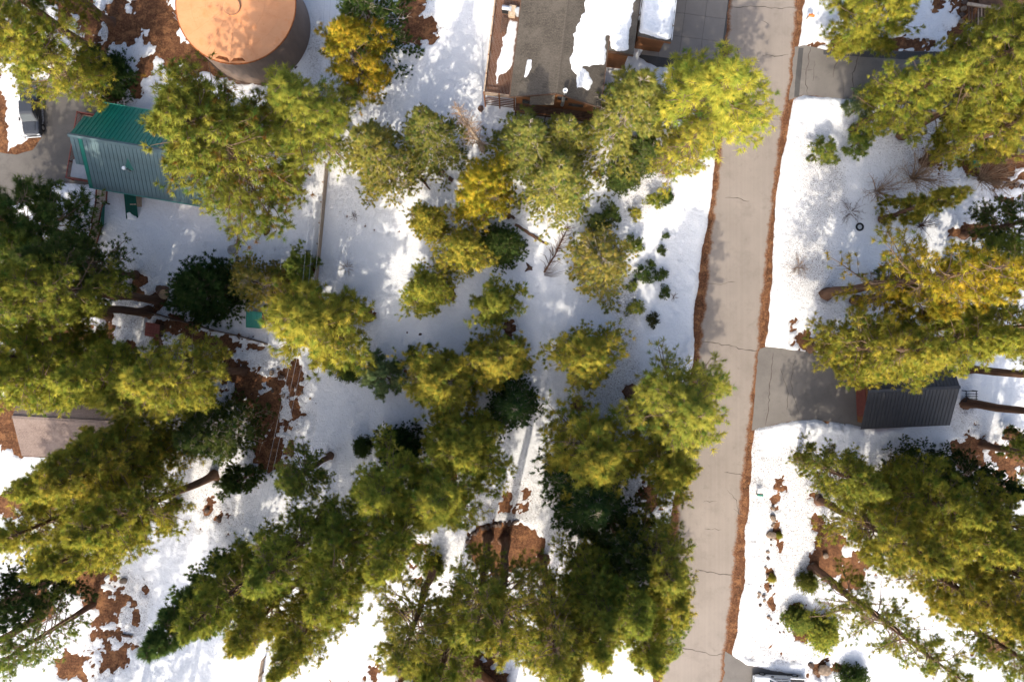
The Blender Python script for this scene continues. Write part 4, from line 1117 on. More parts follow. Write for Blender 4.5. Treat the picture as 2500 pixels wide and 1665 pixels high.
# ---- water tank
def water_tank():
    c = W(625, 71); R, h = 6.1, 6.5
    root = empty('water_tank', (c.x, c.y, 0))
    tag(root, 'large round steel water tank with a pale orange flat roof', 'water tank')
    n = 96
    MB().ring(R - .05, R, 0, h, n).build('wall', M['tank_wall'], root, False)
    MB().ring(R, R + .22, 0, .18, n).build('foundation_ring', M['rock_dark'], root)
    # shallow cone roof made of rings
    vs, fs = [], []
    rad = [R + .08, R * .75, R * .5, R * .25, .01]; zz = [h + .02, h + .13, h + .25, h + .36, h + .44]
    for r, z in zip(rad, zz): vs += [(r * math.cos(2*math.pi*k/n), r * math.sin(2*math.pi*k/n), z) for k in range(n)]
    for j in range(4):
        for k in range(n): fs.append((j*n+k, j*n+(k+1) % n, (j+1)*n+(k+1) % n, (j+1)*n+k))
    roof = link('roof', raw_mesh('roof', vs, fs, M['tank_roof'], True), root)
    # lapped plate seams of the roof
    m = MB()
    for r, z in zip(rad[1:4], zz[1:4]): m.ring(r - .03, r + .03, z - .01, z + .012, 64)
    m.build('plate_seam', M['tank_roof'], roof)
    for k in range(14):
        a = 2 * math.pi * (k + .3) / 14
        MB().bar((R * .26 * math.cos(a), R * .26 * math.sin(a), h + .362), (R * math.cos(a), R * math.sin(a), h + .032), .05, .024).build('plate_seam', M['tank_roof'], roof)
    MB().ring(R + .02, R + .12, h - .08, h + .05, n).build('rim', M['rust'], roof)
    w = W(566, 17, 7) - c
    hatch = MB(); hatch.ring(.0, .86, h + .25, h + .72, 40)
    ho = hatch.build('vent_hatch', M['tank_roof'], root, loc=(w.x, w.y, 0))
    MB().ring(.78, .9, h + .60, h + .66, 40).build('lid_rim', M['tank_wall'], ho)
    for px in (540, 582):      # two curved hoods at the rim
        q = W(px, 160, 6.5) - c
        a = math.atan2(q.y, q.x); rr = R - .35
        m = MB(); k = 10; vs = []; fs = []
        for i in range(k + 1):
            t = math.pi * i / k
            for j in range(4):
                ph = (math.pi / 2) * j / 3
                vs.append((.42 * math.cos(ph) - .0, .75 * math.cos(t) * math.cos(ph * .6), .30 * math.sin(t) * math.cos(ph) + .02))
        for i in range(k):
            for j in range(3): fs.append((i*4+j, i*4+j+1, (i+1)*4+j+1, (i+1)*4+j))
        m.add(vs, fs); m.build('overflow_hood', M['rust'], root, True, loc=((rr - .2) * math.cos(a), (rr - .2) * math.sin(a), h + .03), rot=(0, 0, a))
    q = W(447, 100, 1) - c
    lad = root
    a = math.atan2(q.y, q.x)
    for s in (-.25, .25):
        p = Vector((math.cos(a) * (R + .2) - math.sin(a) * s, math.sin(a) * (R + .2) + math.cos(a) * s, 0))
        MB().tube([p, p + Vector((0, 0, h + .6))], .035, 6).build('ladder_rail', M['metal'], lad)
    for i in range(18):
        p = Vector((math.cos(a) * (R + .2), math.sin(a) * (R + .2), .4 + i * .36)); d = Vector((-math.sin(a), math.cos(a), 0)) * .25
        MB().tube([p - d, p + d], .02, 5).build('ladder_rung', M['metal'], lad)
water_tank()

# ---- metal roof panels shared by two buildings
def panel_mesh(name, w, run, drop, mat, rib=.06, sign=1):
    """a standing seam panel from the ridge (y 0) down to the eave (y = sign*run)"""
    m = MB(); y1 = sign * run
    q = [(0, 0, 0), (w, 0, 0), (w, y1, -drop), (0, y1, -drop)]
    if sign > 0: m.slab(q, .03)
    else: m.slab([q[3], q[2], q[1], q[0]], .03)
    m.bar((w - .02, 0, .02), (w - .02, y1, -drop + .02), .035, rib)
    return m.mesh(name, mat)

# ---- house with the green metal roof
def green_house():
    root = empty('green_roofed_house', (-37.5, 19.7, 0), math.radians(-9.6))
    tag(root, 'house under a long green standing seam metal gable roof', 'house')
    hl, hw, zr, ze = 7.75, 4.55, 7.3, 3.6
    wall = MB()
    x0, x1, y0, y1 = -6.6, 7.2, -4.0, 4.0
    wall.add([(x0,y0,0),(x1,y0,0),(x1,y1,0),(x0,y1,0),(x0,y0,3.9),(x1,y0,3.9),(x1,y1,3.9),(x0,y1,3.9),(x0,0,7.0),(x1,0,7.0)],
             [(0,1,5,4),(1,2,6,9,5),(2,3,7,6),(3,0,4,8,7),(4,5,9,8),(6,7,8,9),(3,2,1,0)])
    wall.build('wall', M['siding'], root)
    n = 34; w = 2 * hl / n; drop = zr - ze
    full = {1: panel_mesh('roof_panel', w, hw, drop, M['roof_green'], sign=1), -1: panel_mesh('roof_panel', w, hw, drop, M['roof_grey_green'], sign=-1)}
    short = {1: panel_mesh('roof_panel', w, hw * .56, drop * .56, M['roof_green'], sign=1), -1: panel_mesh('roof_panel', w, hw * .56, drop * .56, M['roof_grey_green'], sign=-1)}
    gtrim = panel_mesh('roof_panel', w, hw, drop, M['roof_green'], sign=-1)
    mgrey = panel_mesh('roof_panel', w, hw, drop, M['roof_grey_green'], sign=1)
    for s in (1, -1):
        for i in range(-2, n):
            me = short[s] if i < 0 else full[s]
            if s == -1 and i in (0,): me = gtrim
            if s == 1 and i in (7, 19): me = mgrey if i == 19 else me
            link('roof_panel', me, root, (-hl + .9 + i * w * .945, 0, zr), None, (.945, 1, 1))
    MB().add([(-hl - .1, -.22, zr - .10), (hl + .1, -.22, zr - .10), (hl + .1, 0, zr + .12), (-hl - .1, 0, zr + .12), (-hl - .1, .22, zr - .10), (hl + .1, .22, zr - .10)],
             [(0,1,2,3), (3,2,5,4), (0,3,4), (1,5,2)]).build('ridge_cap', M['roof_grey_green'], root)
    for s in (1, -1):
        MB().bar((-hl + .9, s * (hw + .05), ze - .04), (hl + .1, s * (hw + .05), ze - .04), .09, .14).build('gutter', M['roof_trim'], root)
    f = W(303, 411, 6.5); lx, ly = to_local(root, 303, 411, 6.6)
    fl = MB().tube([(lx, ly, 5), (lx, ly, 6.7)], .14, 12).build('flue_pipe', M['metal'], root)
    MB().tube([(lx, ly, 6.68), (lx, ly, 6.78)], [.22, .18], 12).build('flue_cap', M['lamp_lens'], fl)
    MB().add([(lx - .5, ly + .1, zr - (abs(ly) - .1) * drop / hw + .02), (lx + .5, ly + .1, zr - (abs(ly) - .1) * drop / hw + .02), (lx, ly + 1.1, zr - (abs(ly) - 1.1) * drop / hw + .02), (lx, ly + .1, zr - (abs(ly) - .1) * drop / hw + .4)],
             [(0,3,2), (1,2,3), (0,1,3)]).build('roof_cricket', M['roof_green'], root)
    MB().box(-6.62, -6.56, -2.6, -1.2, 1.2, 2.6).build('window', M['window'], root)
    MB().box(-6.62, -6.56, .6, 1.6, .6, 2.7).build('door', M['wood_dark'], root)
    return root
gh = green_house()

def railing(root, a, b, z0, z1, mat, step=.16, post=True):
    a, b = Vector((*a, 0)), Vector((*b, 0))
    n = max(2, int((b - a).length / step)); d = b - a
    MB().bar((a.x, a.y, z1), (b.x, b.y, z1), .12, .06).build('top_rail', mat, root)
    MB().bar((a.x, a.y, z0 + .12), (b.x, b.y, z0 + .12), .06, .06).build('bottom_rail', mat, root)
    bm_ = MB().box(-.02, .02, -.02, .02, z0 + .1, z1).mesh('baluster', mat)
    for i in range(1, n): link('baluster', bm_, root, a + d * (i / n))
    if post:
        pm = MB().box(-.06, .06, -.06, .06, 0, z1 + .08).mesh('post', mat)
        k = max(1, round(d.length / 1.8))
        for i in range(k + 1): link('post', pm, root, a + d * (i / k))

def red_deck():
    root = empty('entry_deck', gh.location, gh.rotation_euler.z)
    tag(root, 'red railed wooden entry deck at the left end of the green roof', 'deck')
    x0, x1, y0, y1 = -10.7, -6.65, -3.7, 3.55
    bm_ = MB().box(0, .135, y0, y1, .42, .5).mesh('deck_board', M['wood'])
    k = int((x1 - x0) / .15)
    for i in range(k): link('deck_board', bm_, root, (x0 + i * .15, 0, 0))
    railing(root, (x0, y0), (x0, y1), .5, 1.5, M['wood_red'])
    railing(root, (x0, y0), (x1, y0), .5, 1.5, M['wood_red'])
    railing(root, (x0, y1), (x1, y1), .5, 1.5, M['wood_red'])
    t = MB().box(-10.5, -7.6, -3.5, -1.55, 1.02, 1.10)
    o = t.build('table_top', M['white_mat'], None, bevel=.02)
    tb = empty('covered_table', gh.location, gh.rotation_euler.z)
    o.parent = tb
    for x in (-10.4, -7.7):
        for y in (-3.4, -1.65): MB().box(x - .04, x + .04, y - .04, y + .04, .5, 1.02).build('leg', M['plastic_grey'], tb)
    tag(tb, 'pale grey flat table top on the red railed deck', 'table')
red_deck()

def walkway():
    root = empty('wooden_walkway', W(250, 520))
    tag(root, 'narrow wooden boardwalk stepping down from the green roofed house', 'walkway')
    L = root.location
    for (a, b, w, z) in [((259, 464), (257, 499), 1.15, .9), ((250, 499), (239, 549), .8, .62), ((243, 550), (228, 600), 1.0, .4)]:
        A, B = W(*a) - L, W(*b) - L; d = (B - A); n = int(d.length / .17); t = d.normalized(); s = Vector((-t.y, t.x, 0))
        bm_ = MB().box(-.075, .075, -w / 2, w / 2, z - .04, z).mesh('deck_board', M['wood_tan'])
        for i in range(n): link('deck_board', bm_, root, A + d * ((i + .5) / n), (0, 0, math.atan2(t.y, t.x)))
        for q in (-1, 1):
            MB().bar(A + s * (q * w / 2) + Vector((0, 0, z + .05)), B + s * (q * w / 2) + Vector((0, 0, z + .05)), .09, .2).build('side_rail', M['wood_red'], root)
            for e in (A, B): MB().box(-.06, .06, -.06, .06, 0, z + .2).build('post', M['wood_dark'], root, loc=e + s * (q * w / 2))
    st = W(247, 524)
    o = MB().box(-.05, .05, -1.3, 1.2, .0, .55).build('green_board', M['green_paint'], None, loc=(W(256, 523).x, W(256, 523).y, .15), rot=(0, 0, -.05))
    tag(o, 'dark green board standing along the wooden boardwalk', 'board')
walkway()

def green_awning():
    root = empty('green_awning', W(320, 500))
    tag(root, 'dark green sloping metal awning reaching from the roof to the snow', 'awning')
    L = root.location
    q = [W(308, 537, .12), W(337, 534, .12), W(331, 474, 2.5), W(302, 472, 2.5)]
    q = [p - L for p in q]
    MB().slab(q, .04).build('awning_panel', M['awning'], root)
    for i in (1, 2, 3):
        t = i / 4
        MB().bar(q[0].lerp(q[1], t) + Vector((0, 0, .03)), q[3].lerp(q[2], t) + Vector((0, 0, .03)), .03, .05).build('seam', M['awning'], root)
    p = W(341, 492) - L
    for dx in (-.22, 0, .22): MB().box(p.x + dx - .1, p.x + dx + .1, p.y - .65, p.y + .5, 0, 1.6).build('side_board', M['wood_tan'], root)
    a = [W(312, 540) - L, W(338, 540) - L, W(334, 531) - L, W(325, 520) - L, W(314, 521) - L]
    zf = lambda x, y: np.full(np.shape(x), .3) + 0 * x
    def zf(x, y):
        t = np.clip((y - q[0].y) / (q[3].y - q[0].y), -.3, 1); return .12 + t * 2.38
    roof_snow('snow_patch', [(v.x, v.y) for v in a], zf, .14, root, .08, .12, 5)
green_awning()

# ---- brown house at the top
def brown_house():
    root = empty('brown_house', (4.5, 24.97, 0), math.radians(-6.8))
    tag(root, 'brown wooden house with a shingle gable roof half covered in snow', 'house')
    hw, ze, zr, ln = 4.7, 6.5, 9.5, 24
    sl = (zr - ze) / hw
    MB().slab([(-hw, -.45, ze), (0, -.45, zr), (0, ln, zr), (-hw, ln, ze)], .2).build('roof_slope', M['shingle'], root)
    MB().slab([(0, -.45, zr), (hw, -.45, ze), (hw, ln, ze), (0, ln, zr)], .2).build('roof_slope', M['shingle'], root)
    cap = MB().slab([(-.16, -.4, zr - .05), (0, -.4, zr + .06), (0, -.06, zr + .06), (-.16, -.06, zr - .05)], .03).slab([(0, -.4, zr + .06), (.16, -.4, zr - .05), (.16, -.06, zr - .05), (0, -.06, zr + .06)], .03).mesh('ridge_shingle', M['shingle'])
    for i in range(int(ln / .36)): link('ridge_shingle', cap, root, (0, i * .36, 0))
    w = MB(); x, y0, y1 = 4.15, .25, ln - .4
    w.add([(-x,y0,0),(x,y0,0),(x,y1,0),(-x,y1,0),(-x,y0,6.62),(x,y0,6.62),(x,y1,6.62),(-x,y1,6.62),(0,y0,9.2),(0,y1,9.2)],
          [(0,1,5,8,4),(1,2,6,5),(2,3,7,9,6),(3,0,4,7)])
    w.build('wall', M['siding'], root)
    # lapped siding boards of the front
    for i in range(34):
        z = .15 + i * .26
        half = x if z < 6.4 else max(.2, x * (9.2 - z) / 2.7)
        MB().add([(-half, y0 - .035, z), (half, y0 - .035, z), (half, y0 - .01, z + .25), (-half, y0 - .01, z + .25), (-half, y0 + .02, z), (half, y0 + .02, z)],
                 [(0,1,2,3), (0,4,5,1)]).build('siding_board', M['siding'], root)
    for s in (-1, 1):
        MB().bar((s * hw, -.5, ze - .06), (0, -.5, zr - .06), .06, .26).build('barge_board', M['wood_dark'], root)
        MB().bar((s * (hw + .05), -.45, ze - .1), (s * (hw + .05), ln, ze - .1), .1, .16).build('gutter', M['wood_dark'], root)
    # small hood roof left of the peak
    MB().slab([(-2.6, -1.15, 6.9), (-.15, -1.15, 7.9), (-.15, -.2, 8.9), (-2.6, -.2, 7.6)], .12).build('hood_roof', M['shingle'], root)
    for (xa, xb, za, zb) in [(-3.0, -1.4, 5.2, 6.1), (1.5, 3.0, 3.9, 4.6), (-3.4, -2.2, 2.8, 4.0), (.2, 1.2, 5.6, 6.6)]:
        wn_ = MB().box(xa, xb, y0 - .09, y0 - .045, za, zb).build('window', M['window'], root)
        f = MB()
        for (a, b, c, d) in ((xa - .07, xa, za - .07, zb + .07), (xb, xb + .07, za - .07, zb + .07), (xa, xb, zb, zb + .07), (xa, xb, za - .07, za)): f.box(a, b, y0 - .12, y0 - .03, c, d)
        f.build('window_frame', M['wood_dark'], wn_)
    px_, py_ = to_local(root, 1380, 222, 10.0)
    sp = MB().tube([(px_, py_ , 5.2), (px_, py_, 10.0)], .17, 14).build('stovepipe', M['metal'], root)
    MB().ring(.13, .24, 9.9, 10.1, 18, (px_, py_)).build('pipe_cap', M['lamp_lens'], sp)
    # ledge along the front
    for i in range(6): MB().box(-4.15, 4.2, -.9 + i * .18, -.9 + i * .18 + .15, 2.35, 2.42).build('ledge_board', M['wood_dark'], root)
    MB().bar((-4.15, -.85, 3.1), (4.2, -.85, 3.1), .1, .08).build('ledge_rail', M['siding'], root)
    for i in range(6): MB().box(-4.1 + i * 1.62, -4.0 + i * 1.62, -.9, -.8, 0, 3.1).build('post', M['wood_dark'], root)
    # lower roof on the right
    zx = lambda x: ze - .05 - (x - hw) * .22
    MB().slab([(hw - .2, 5.6, zx(hw)), (7.5, 5.6, zx(7.5)), (7.5, ln, zx(7.5)), (hw - .2, ln, zx(hw))], .2).build('lower_roof', M['shingle'], root)
    MB().box(4.2, 7.1, 6.0, ln - 1, 0, 5.75).build('side_wall', M['siding'], root)
    MB().bar((4.7, 5.55, 5.9), (7.5, 5.55, 5.6), .07, .3).build('barge_board', M['wood_dark'], root)
    # snow on the right hand slopes
    def zf(x, y): return np.where(x < hw, zr - np.maximum(x, -x) * sl, ze - .05 - (x - hw) * .22)
    pc = [(1100, -260), (1560, -260), (1580, -40), (1555, 40), (1530, 250), (1500, 470), (1450, 485), (1345, 475), (1330, 350), (1300, 345), (1285, 420), (1290, 520), (1305, 600), (1280, 645), (1180, 630), (1080, 650), (1130, 720), (1160, 800), (1125, 870), (1070, 830), (1020, 850), (1010, 780), (1030, 720), (960, 680), (950, 560), (990, 420), (980, 330), (1040, 200), (1090, 130)]
    def loc(cx_, cy_):
        a, b = 1150 + cx_ * .2548, cy_ * .2548
        z = 7.5
        for _ in range(6):
            lx, ly = to_local(root, a, b, z); z = float(zf(np.array(lx), 0))
        return lx, ly
    roof_snow('roof_snow', [loc(*p) for p in pc], zf, .16, root, .16, .14, 1)
    roof_snow('roof_snow', [loc(*p) for p in [(545, 575), (575, 580), (580, 650), (550, 720), (520, 750), (508, 735), (520, 650)]], zf, .1, root, .1, .05, 2)
    return root
bh = brown_house()

def side_deck():
    root = empty('side_deck', bh.location, bh.rotation_euler.z)
    tag(root, 'long brown plank deck with railing on the left of the brown house', 'deck')
    x0, x1, y0, y1, z = -7.5, -4.2, .1, 22, 4.2
    bm_ = MB().box(0, .138, y0, y1, z - .05, z).mesh('deck_board', M['deck_brown'])
    for i in range(int((x1 - x0) / .15)): link('deck_board', bm_, root, (x0 + i * .15, 0, 0))
    MB().bar((x0, y0, z + 1), (x0, y1, z + 1), .14, .06).build('top_rail', M['wood_tan'], root)
    MB().bar((x0, y0, z + .55), (x0, y1, z + .55), .05, .1).build('middle_rail', M['wood'], root)
    MB().bar((x0, y0, z + .2), (x0, y1, z + .2), .05, .1).build('bottom_rail', M['wood'], root)
    for zz_ in (1.0, .55, .2): MB().bar((x0, y0, z + zz_), (x1, y0, z + zz_), .1, .06).build('front_rail', M['wood'], root)
    pm = MB().box(-.07, .07, -.07, .07, 0, z + 1.05).mesh('post', M['siding'])
    for i in range(12): link('post', pm, root, (x0, y0 + i * 1.98, 0))
    for i in (1, 2): link('post', pm, root, (x0 + i * 1.6, y0, 0))
    for i in range(5): MB().box(x0, x1, y0 - .03 - .01, y0, 1.0 + i * .62, 1.25 + i * .62).build('skirt_board', M['deck_brown'], root)
    sc = [(370, 190), (440, 215), (432, 330), (410, 520), (385, 640), (330, 700), (270, 725), (262, 800), (235, 822), (240, 700), (255, 600), (300, 440), (300, 360), (340, 320)]
    poly = [to_local(root, 1150 + a * .2548, b * .2548, z) for a, b in sc]
    roof_snow('deck_snow', poly, lambda x, y: np.full(x.shape, z), .14, root, .1, .1, 3)
    def at_(a, b): return to_local(root, 1150 + a * .2548, b * .2548, z + .6)
    # grill, chest, drum, grate on the deck
    def deckthing(name, lab, cat, a, b):
        p = at_(a, b); w = Vector((p[0], p[1], 0)); w.rotate(Matrix.Rotation(root.rotation_euler.z, 3, 'Z'))
        e = empty(name, (root.location.x + w.x, root.location.y + w.y, z), root.rotation_euler.z)
        return tag(e, lab, cat)
    g = deckthing('barbecue_grill', 'black and silver barbecue grill on the plank deck', 'grill', 330, 90)
    MB().box(-.35, .35, -.3, .3, .1, .85).build('cabinet', M['dark'], g, bevel=.02)
    MB().tube([(-.35, 0, .9), (.35, 0, .9)], .27, 12).build('hood', M['metal'], g)
    MB().bar((-.3, -.32, .95), (.3, -.32, .95), .03).build('handle', M['dark'], g)
    MB().box(.36, .62, -.25, .25, .8, .84).build('side_shelf', M['plastic_grey'], g)
    cst = deckthing('wooden_chest', 'pale tan wooden chest between grill and drum on the deck', 'chest', 395, 105)
    MB().box(-.35, .35, -.55, .55, 0, .6).build('box', M['wood_tan'], cst, bevel=.02)
    MB().box(-.38, .38, -.58, .58, .6, .68).build('lid', M['wood_tan'], cst, bevel=.02)
    d = deckthing('drum', 'grey covered drum beside the wall on the deck', 'drum', 455, 110)
    MB().tube([(0, 0, 0), (0, 0, .75)], .38, 18).build('body', M['plastic_grey'], d)
    MB().tube([(0, 0, .75), (0, 0, .82)], [.40, .30], 18).build('lid', M['plastic_grey'], d)
    gr = deckthing('slatted_bench', 'dark slatted bench by the deck railing', 'bench', 318, 232)
    for i in range(7): MB().box(-.3, .3, -.75 + i * .22, -.75 + i * .22 + .13, .42, .46).build('slat', M['wood_dark'], gr)
    for sx in (-.27, .27): MB().bar((sx, -.75, .39), (sx, .75, .39), .05).build('side_bar', M['dark'], gr)
    for sx in (-.27, .27):
        for sy in (-.7, .7): MB().box(sx - .03, sx + .03, sy - .03, sy + .03, 0, .4).build('leg', M['dark'], gr)
side_deck()

def snow_garage():
    root = empty('garage', bh.location, bh.rotation_euler.z)
    tag(root, 'low garage with a snow covered roof beside the concrete driveway', 'garage')
    x0, x1, y0, y1 = 7.75, 11.4, 7.9, 22
    zf = lambda x, y: 5.0 - (x - x0) * .14 + 0 * y
    MB().slab([(x0, y0, 5.0), (x1, y0, 5.0 - (x1 - x0) * .14), (x1, y1, 5.0 - (x1 - x0) * .14), (x0, y1, 5.0)], .18).build('roof', M['shingle'], root)
    MB().box(x0 + .3, x1 - .5, y0 + .5, y1 - .5, 0, 4.3).build('wall', M['siding'], root)
    MB().bar((x0, y0 - .04, 4.82), (x1, y0 - .04, 4.3), .07, .3).build('fascia', M['siding'], root)
    for i in range(3): MB().box(x1 - .5, x1 - .44, y0 + 1.2 + i * 3.2, y0 + 3.8 + i * 3.2, .1, 2.5).build('garage_door', M['wood_dark'], root)
    roof_snow('roof_snow', [(x0 + .12, y1), (x0 + .1, y0 + .5), (x0 + .4, y0 + .35), (x1 - .5, y0 + .1), (x1 - .08, y0 + .3), (x1 - .02, y1)], zf, .26, root, .16, .06, 4)
snow_garage()

# ---- garage with the dark metal roof, right
def dark_garage():
    a = W(2101, 1049, 2.6)
    root = empty('metal_roofed_garage', (37.5, -9.5, 0), math.radians(2.6))
    tag(root, 'garage with a charcoal ribbed metal roof at the end of the lower driveway', 'garage')
    run, L_, zr, ze = 4.25, 9.6, 5.0, 2.7
    n = 25; w = L_ / n
    ps = panel_mesh('roof_panel', w, run, zr - ze, M['roof_dark'], .05, -1); pn = panel_mesh('roof_panel', w, run, zr - ze, M['roof_dark'], .05, 1)
    for i in range(n):
        link('roof_panel', ps, root, (i * w, run, zr)); link('roof_panel', pn, root, (i * w, run, zr))
    MB().bar((-.05, run, zr + .03), (L_ + .05, run, zr + .03), .3, .06).build('ridge_cap', M['roof_dark'], root)
    m = MB(); x0, x1, y0, y1 = .85, L_ - .5, .5, 2 * run - .5
    m.add([(x0,y0,0),(x1,y0,0),(x1,y1,0),(x0,y1,0),(x0,y0,2.8),(x1,y0,2.8),(x1,y1,2.8),(x0,y1,2.8),(x0,run,4.8),(x1,run,4.8)],
          [(0,1,5,4),(1,2,6,9,5),(2,3,7,6),(3,0,4,8,7)])
    m.build('wall', M['siding'], root)
    for i in range(5): MB().box(x0 - .06, x0 - .01, 1.2, 4.6, .1 + i * .48, .55 + i * .48).build('door_panel', M['wood_red'], root)
    r2 = empty('metal_rack', W(2358, 965))
    tag(r2, 'small black metal rack at the right corner of the charcoal roof', 'rack')
    for i in range(5): MB().bar((-.7, -.6 + i * .28, 1.1), (.7, -.6 + i * .28, 1.1), .07).build('rung', M['dark'], r2)
    for sx in (-.55, .55):
        MB().bar((sx, -.65, 1.05), (sx, .6, 1.05), .07).build('side_rail', M['dark'], r2)
        for sy in (-.6, .55): MB().box(sx - .04, sx + .04, sy - .04, sy + .04, 0, 1.05).build('leg', M['dark'], r2)
dark_garage()

# ---- roofs seen in part
def partial_house(name, label, loc, rz, x0, x1, y0, y1, ze, zr, roof, wall, ridge_x=True):
    root = empty(name, loc, rz); tag(root, label, 'house')
    if ridge_x:
        ym = (y0 + y1) / 2
        MB().slab([(x0, y0, ze), (x1, y0, ze), (x1, ym, zr), (x0, ym, zr)], .16).build('roof_slope', roof, root)
        MB().slab([(x0, ym, zr), (x1, ym, zr), (x1, y1, ze), (x0, y1, ze)], .16).build('roof_slope', roof, root)
        a, b, c, d = x0 + .4, x1 - .4, y0 + .5, y1 - .5
        MB().add([(a,c,0),(b,c,0),(b,d,0),(a,d,0),(a,c,ze),(b,c,ze),(b,d,ze),(a,d,ze),(a,ym,zr-.2),(b,ym,zr-.2)], [(0,1,5,4),(1,2,6,9,5),(2,3,7,6),(3,0,4,8,7)]).build('wall', wall, root)
        MB().bar((x0, ym, zr + .02), (x1, ym, zr + .02), .3, .05).build('ridge_cap', roof, root)
        for y, s in ((y0, -1), (y1, 1)): MB().bar((x0, y + s * .05, ze - .08), (x1, y + s * .05, ze - .08), .1, .14).build('gutter', M['wood_dark'], root)
    return root
partial_house('tan_roofed_house', 'house with a tan shingle roof under the pines at the left edge', (-52.2, -12.2, 0), math.radians(-3), 0, 11, 0, 8.6, 3.6, 5.6, M['shingle_tan'], M['wood_tan'])
partial_house('red_roofed_house', 'house with a red brown shingle roof at the bottom edge', (-7.1, -32.9, 0), math.radians(-38), 0, 10, -11, 0, 4.2, 6.6, M['shingle_red'], M['siding'])

def upper_right_house():
    root = empty('timber_house', W(2440, -10))
    tag(root, 'dark timber house with open deck frame in the top right corner', 'house')
    L = root.location
    def b(px0, px1, py0, py1, z0, z1, nm, mt):
        p, q = W(px0, py1) - L, W(px1, py0) - L
        MB().box(p.x, q.x, p.y, q.y, z0, z1).build(nm, mt, root)
    b(2385, 2520, -90, 10, 0, 5, 'wall', M['wood_dark'])
    b(2470, 2560, -100, 45, 5.6, 5.8, 'roof', M['shingle_red'])
    b(2362, 2452, 12, 72, 2.2, 2.3, 'deck_frame', M['wood_dark'])
    for i in range(9):
        p0, p1 = W(2366 + i * 7.6, 14, 2.4) - L, W(2366 + i * 7.6, 66, 2.4) - L
        MB().bar(p0, p1, .16, .06).build('joist', M['wood'] if i in (3, 4) else M['wood_dark'], root)
    MB().bar(W(2362, 10, 3.2) - L, W(2450, 24, 3.2) - L, .3, .2).build('beam', M['wood_tan'], root)
    MB().bar(W(2352, 46, .5) - L, W(2392, 14, 3.1) - L, .22, .16).build('stair_stringer', M['siding'], root)
    MB().bar(W(2374, 60, .5) - L, W(2382, 22, 3.1) - L, .25, .16).build('stair_stringer', M['siding'], root)
    for (x, y) in ((2362, 70), (2450, 70), (2362, 14), (2405, 70)):
        p = W(x, y) - L; MB().box(p.x - .09, p.x + .09, p.y - .09, p.y + .09, 0, 3.2).build('post', M['wood_dark'], root)
upper_right_house()
def right_cabin():
    root = empty('cabin', W(2520, 400)); tag(root, 'cabin at the right edge with an orange wooden beam', 'cabin')
    L = root.location
    MB().bar(W(2440, 398, 2.6) - L, W(2560, 384, 2.6) - L, .45, .35).build('beam', M['siding'], root)
    a, b = W(2452, 392) - L, W(2560, 300) - L
    MB().box(a.x, b.x + 2, a.y, b.y, 0, 2.5).build('wall', M['siding'], root)
    MB().slab([(a.x - .4, a.y - .0, 2.9), (b.x + 2, a.y - .0, 2.9), (b.x + 2, b.y, 4.4), (a.x - .4, b.y, 4.4)], .15).build('roof', M['shingle'], root)
right_cabin()

# ---- sheds
def shed(name, label, px, py, w, d, h, rise, rz, roof, wall):
    p = W(px, py, h); root = empty(name, (p.x, p.y, 0), rz); tag(root, label, 'shed')
    MB().box(-w/2 + .12, w/2 - .12, -d/2 + .12, d/2 - .12, 0, h).build('wall', wall, root)
    n = max(3, round(w / .3))
    me = panel_mesh('roof_panel', w / n, d, rise, roof, .03, -1)
    for i in range(n): link('roof_panel', me, root, (-w/2 + i * w / n, d/2, h + rise))
    MB().box(-.3, .3, -d/2 + .09, -d/2 + .115, .05, h - .2).build('door', M['wood_dark'], root)
    return root
shed('garden_shed', 'small shed with a dark green roof by the slat fence', 621, 781, 1.75, 1.8, 1.9, .35, math.radians(-5), M['roof_green'], M['wood_red'])
shed('wooden_shed', 'little maroon roofed wooden shed below the slat fence', 373, 806, 1.6, 1.5, 1.3, .3, math.radians(-10), M['wood_red'], M['wood_dark'])

# ---- fences
def board_fence(name, label, pts, h, bw, gap, mat, rail_mat, thick=.03, side=1, post_step=2.2):
    root = empty(name, W(*pts[0])); tag(root, label, 'fence'); L = root.location
    bm_ = MB().box(-bw/2, bw/2, -thick/2, thick/2, .04, h).mesh('board', mat)
    pm = MB().box(-.06, .06, -.06, .06, 0, h - .05).mesh('post', rail_mat)
    for a, b in zip(pts[:-1], pts[1:]):
        A, B = W(*a) - L, W(*b) - L; d = B - A; t = d.normalized(); s = Vector((-t.y, t.x, 0)) * side
        an = math.atan2(t.y, t.x); n = int(d.length / (bw + gap))
        r = random.Random(int(a[0]))
        for i in range(n):
            o = link('board', bm_, root, A + d * ((i + .5) / n) + Vector((0, 0, r.uniform(-.03, .02))), (r.uniform(-.015, .015), 0, an))
        for z in (.35, h - .3): MB().bar(A + s * .05 + Vector((0, 0, z)), B + s * .05 + Vector((0, 0, z)), .04, .09).build('rail', rail_mat, root)
        k = max(1, round(d.length / post_step))
        for i in range(k + 1): link('post', pm, root, A + d * (i / k) + s * .12, (0, 0, an))
    return root
board_fence('board_fence', 'weathered tan board fence running down from the wide pines', [(803, 405), (795, 500), (786, 600), (776, 700)], 1.85, .15, .012, M['wood_tan'], M['wood'], side=-1)
board_fence('slat_fence', 'dark brown slat fence below the garden shed, casting striped light', [(345, 755), (394, 768), (432, 780), (478, 791), (524, 806), (573, 816), (655, 838)], 1.5, .10, .075, M['wood_dark'], M['wood'], side=-1)
board_fence('old_fence', 'short dark fence beside the wide cedar left skirt', [(832, 298), (872, 346)], 1.3, .14, .03, M['wood_dark'], M['wood_dark'])
board_fence('bottom_fence', 'board fence end at the bottom edge left of centre', [(648, 1600), (636, 1675)], 1.6, .15, .012, M['wood_tan'], M['wood'])
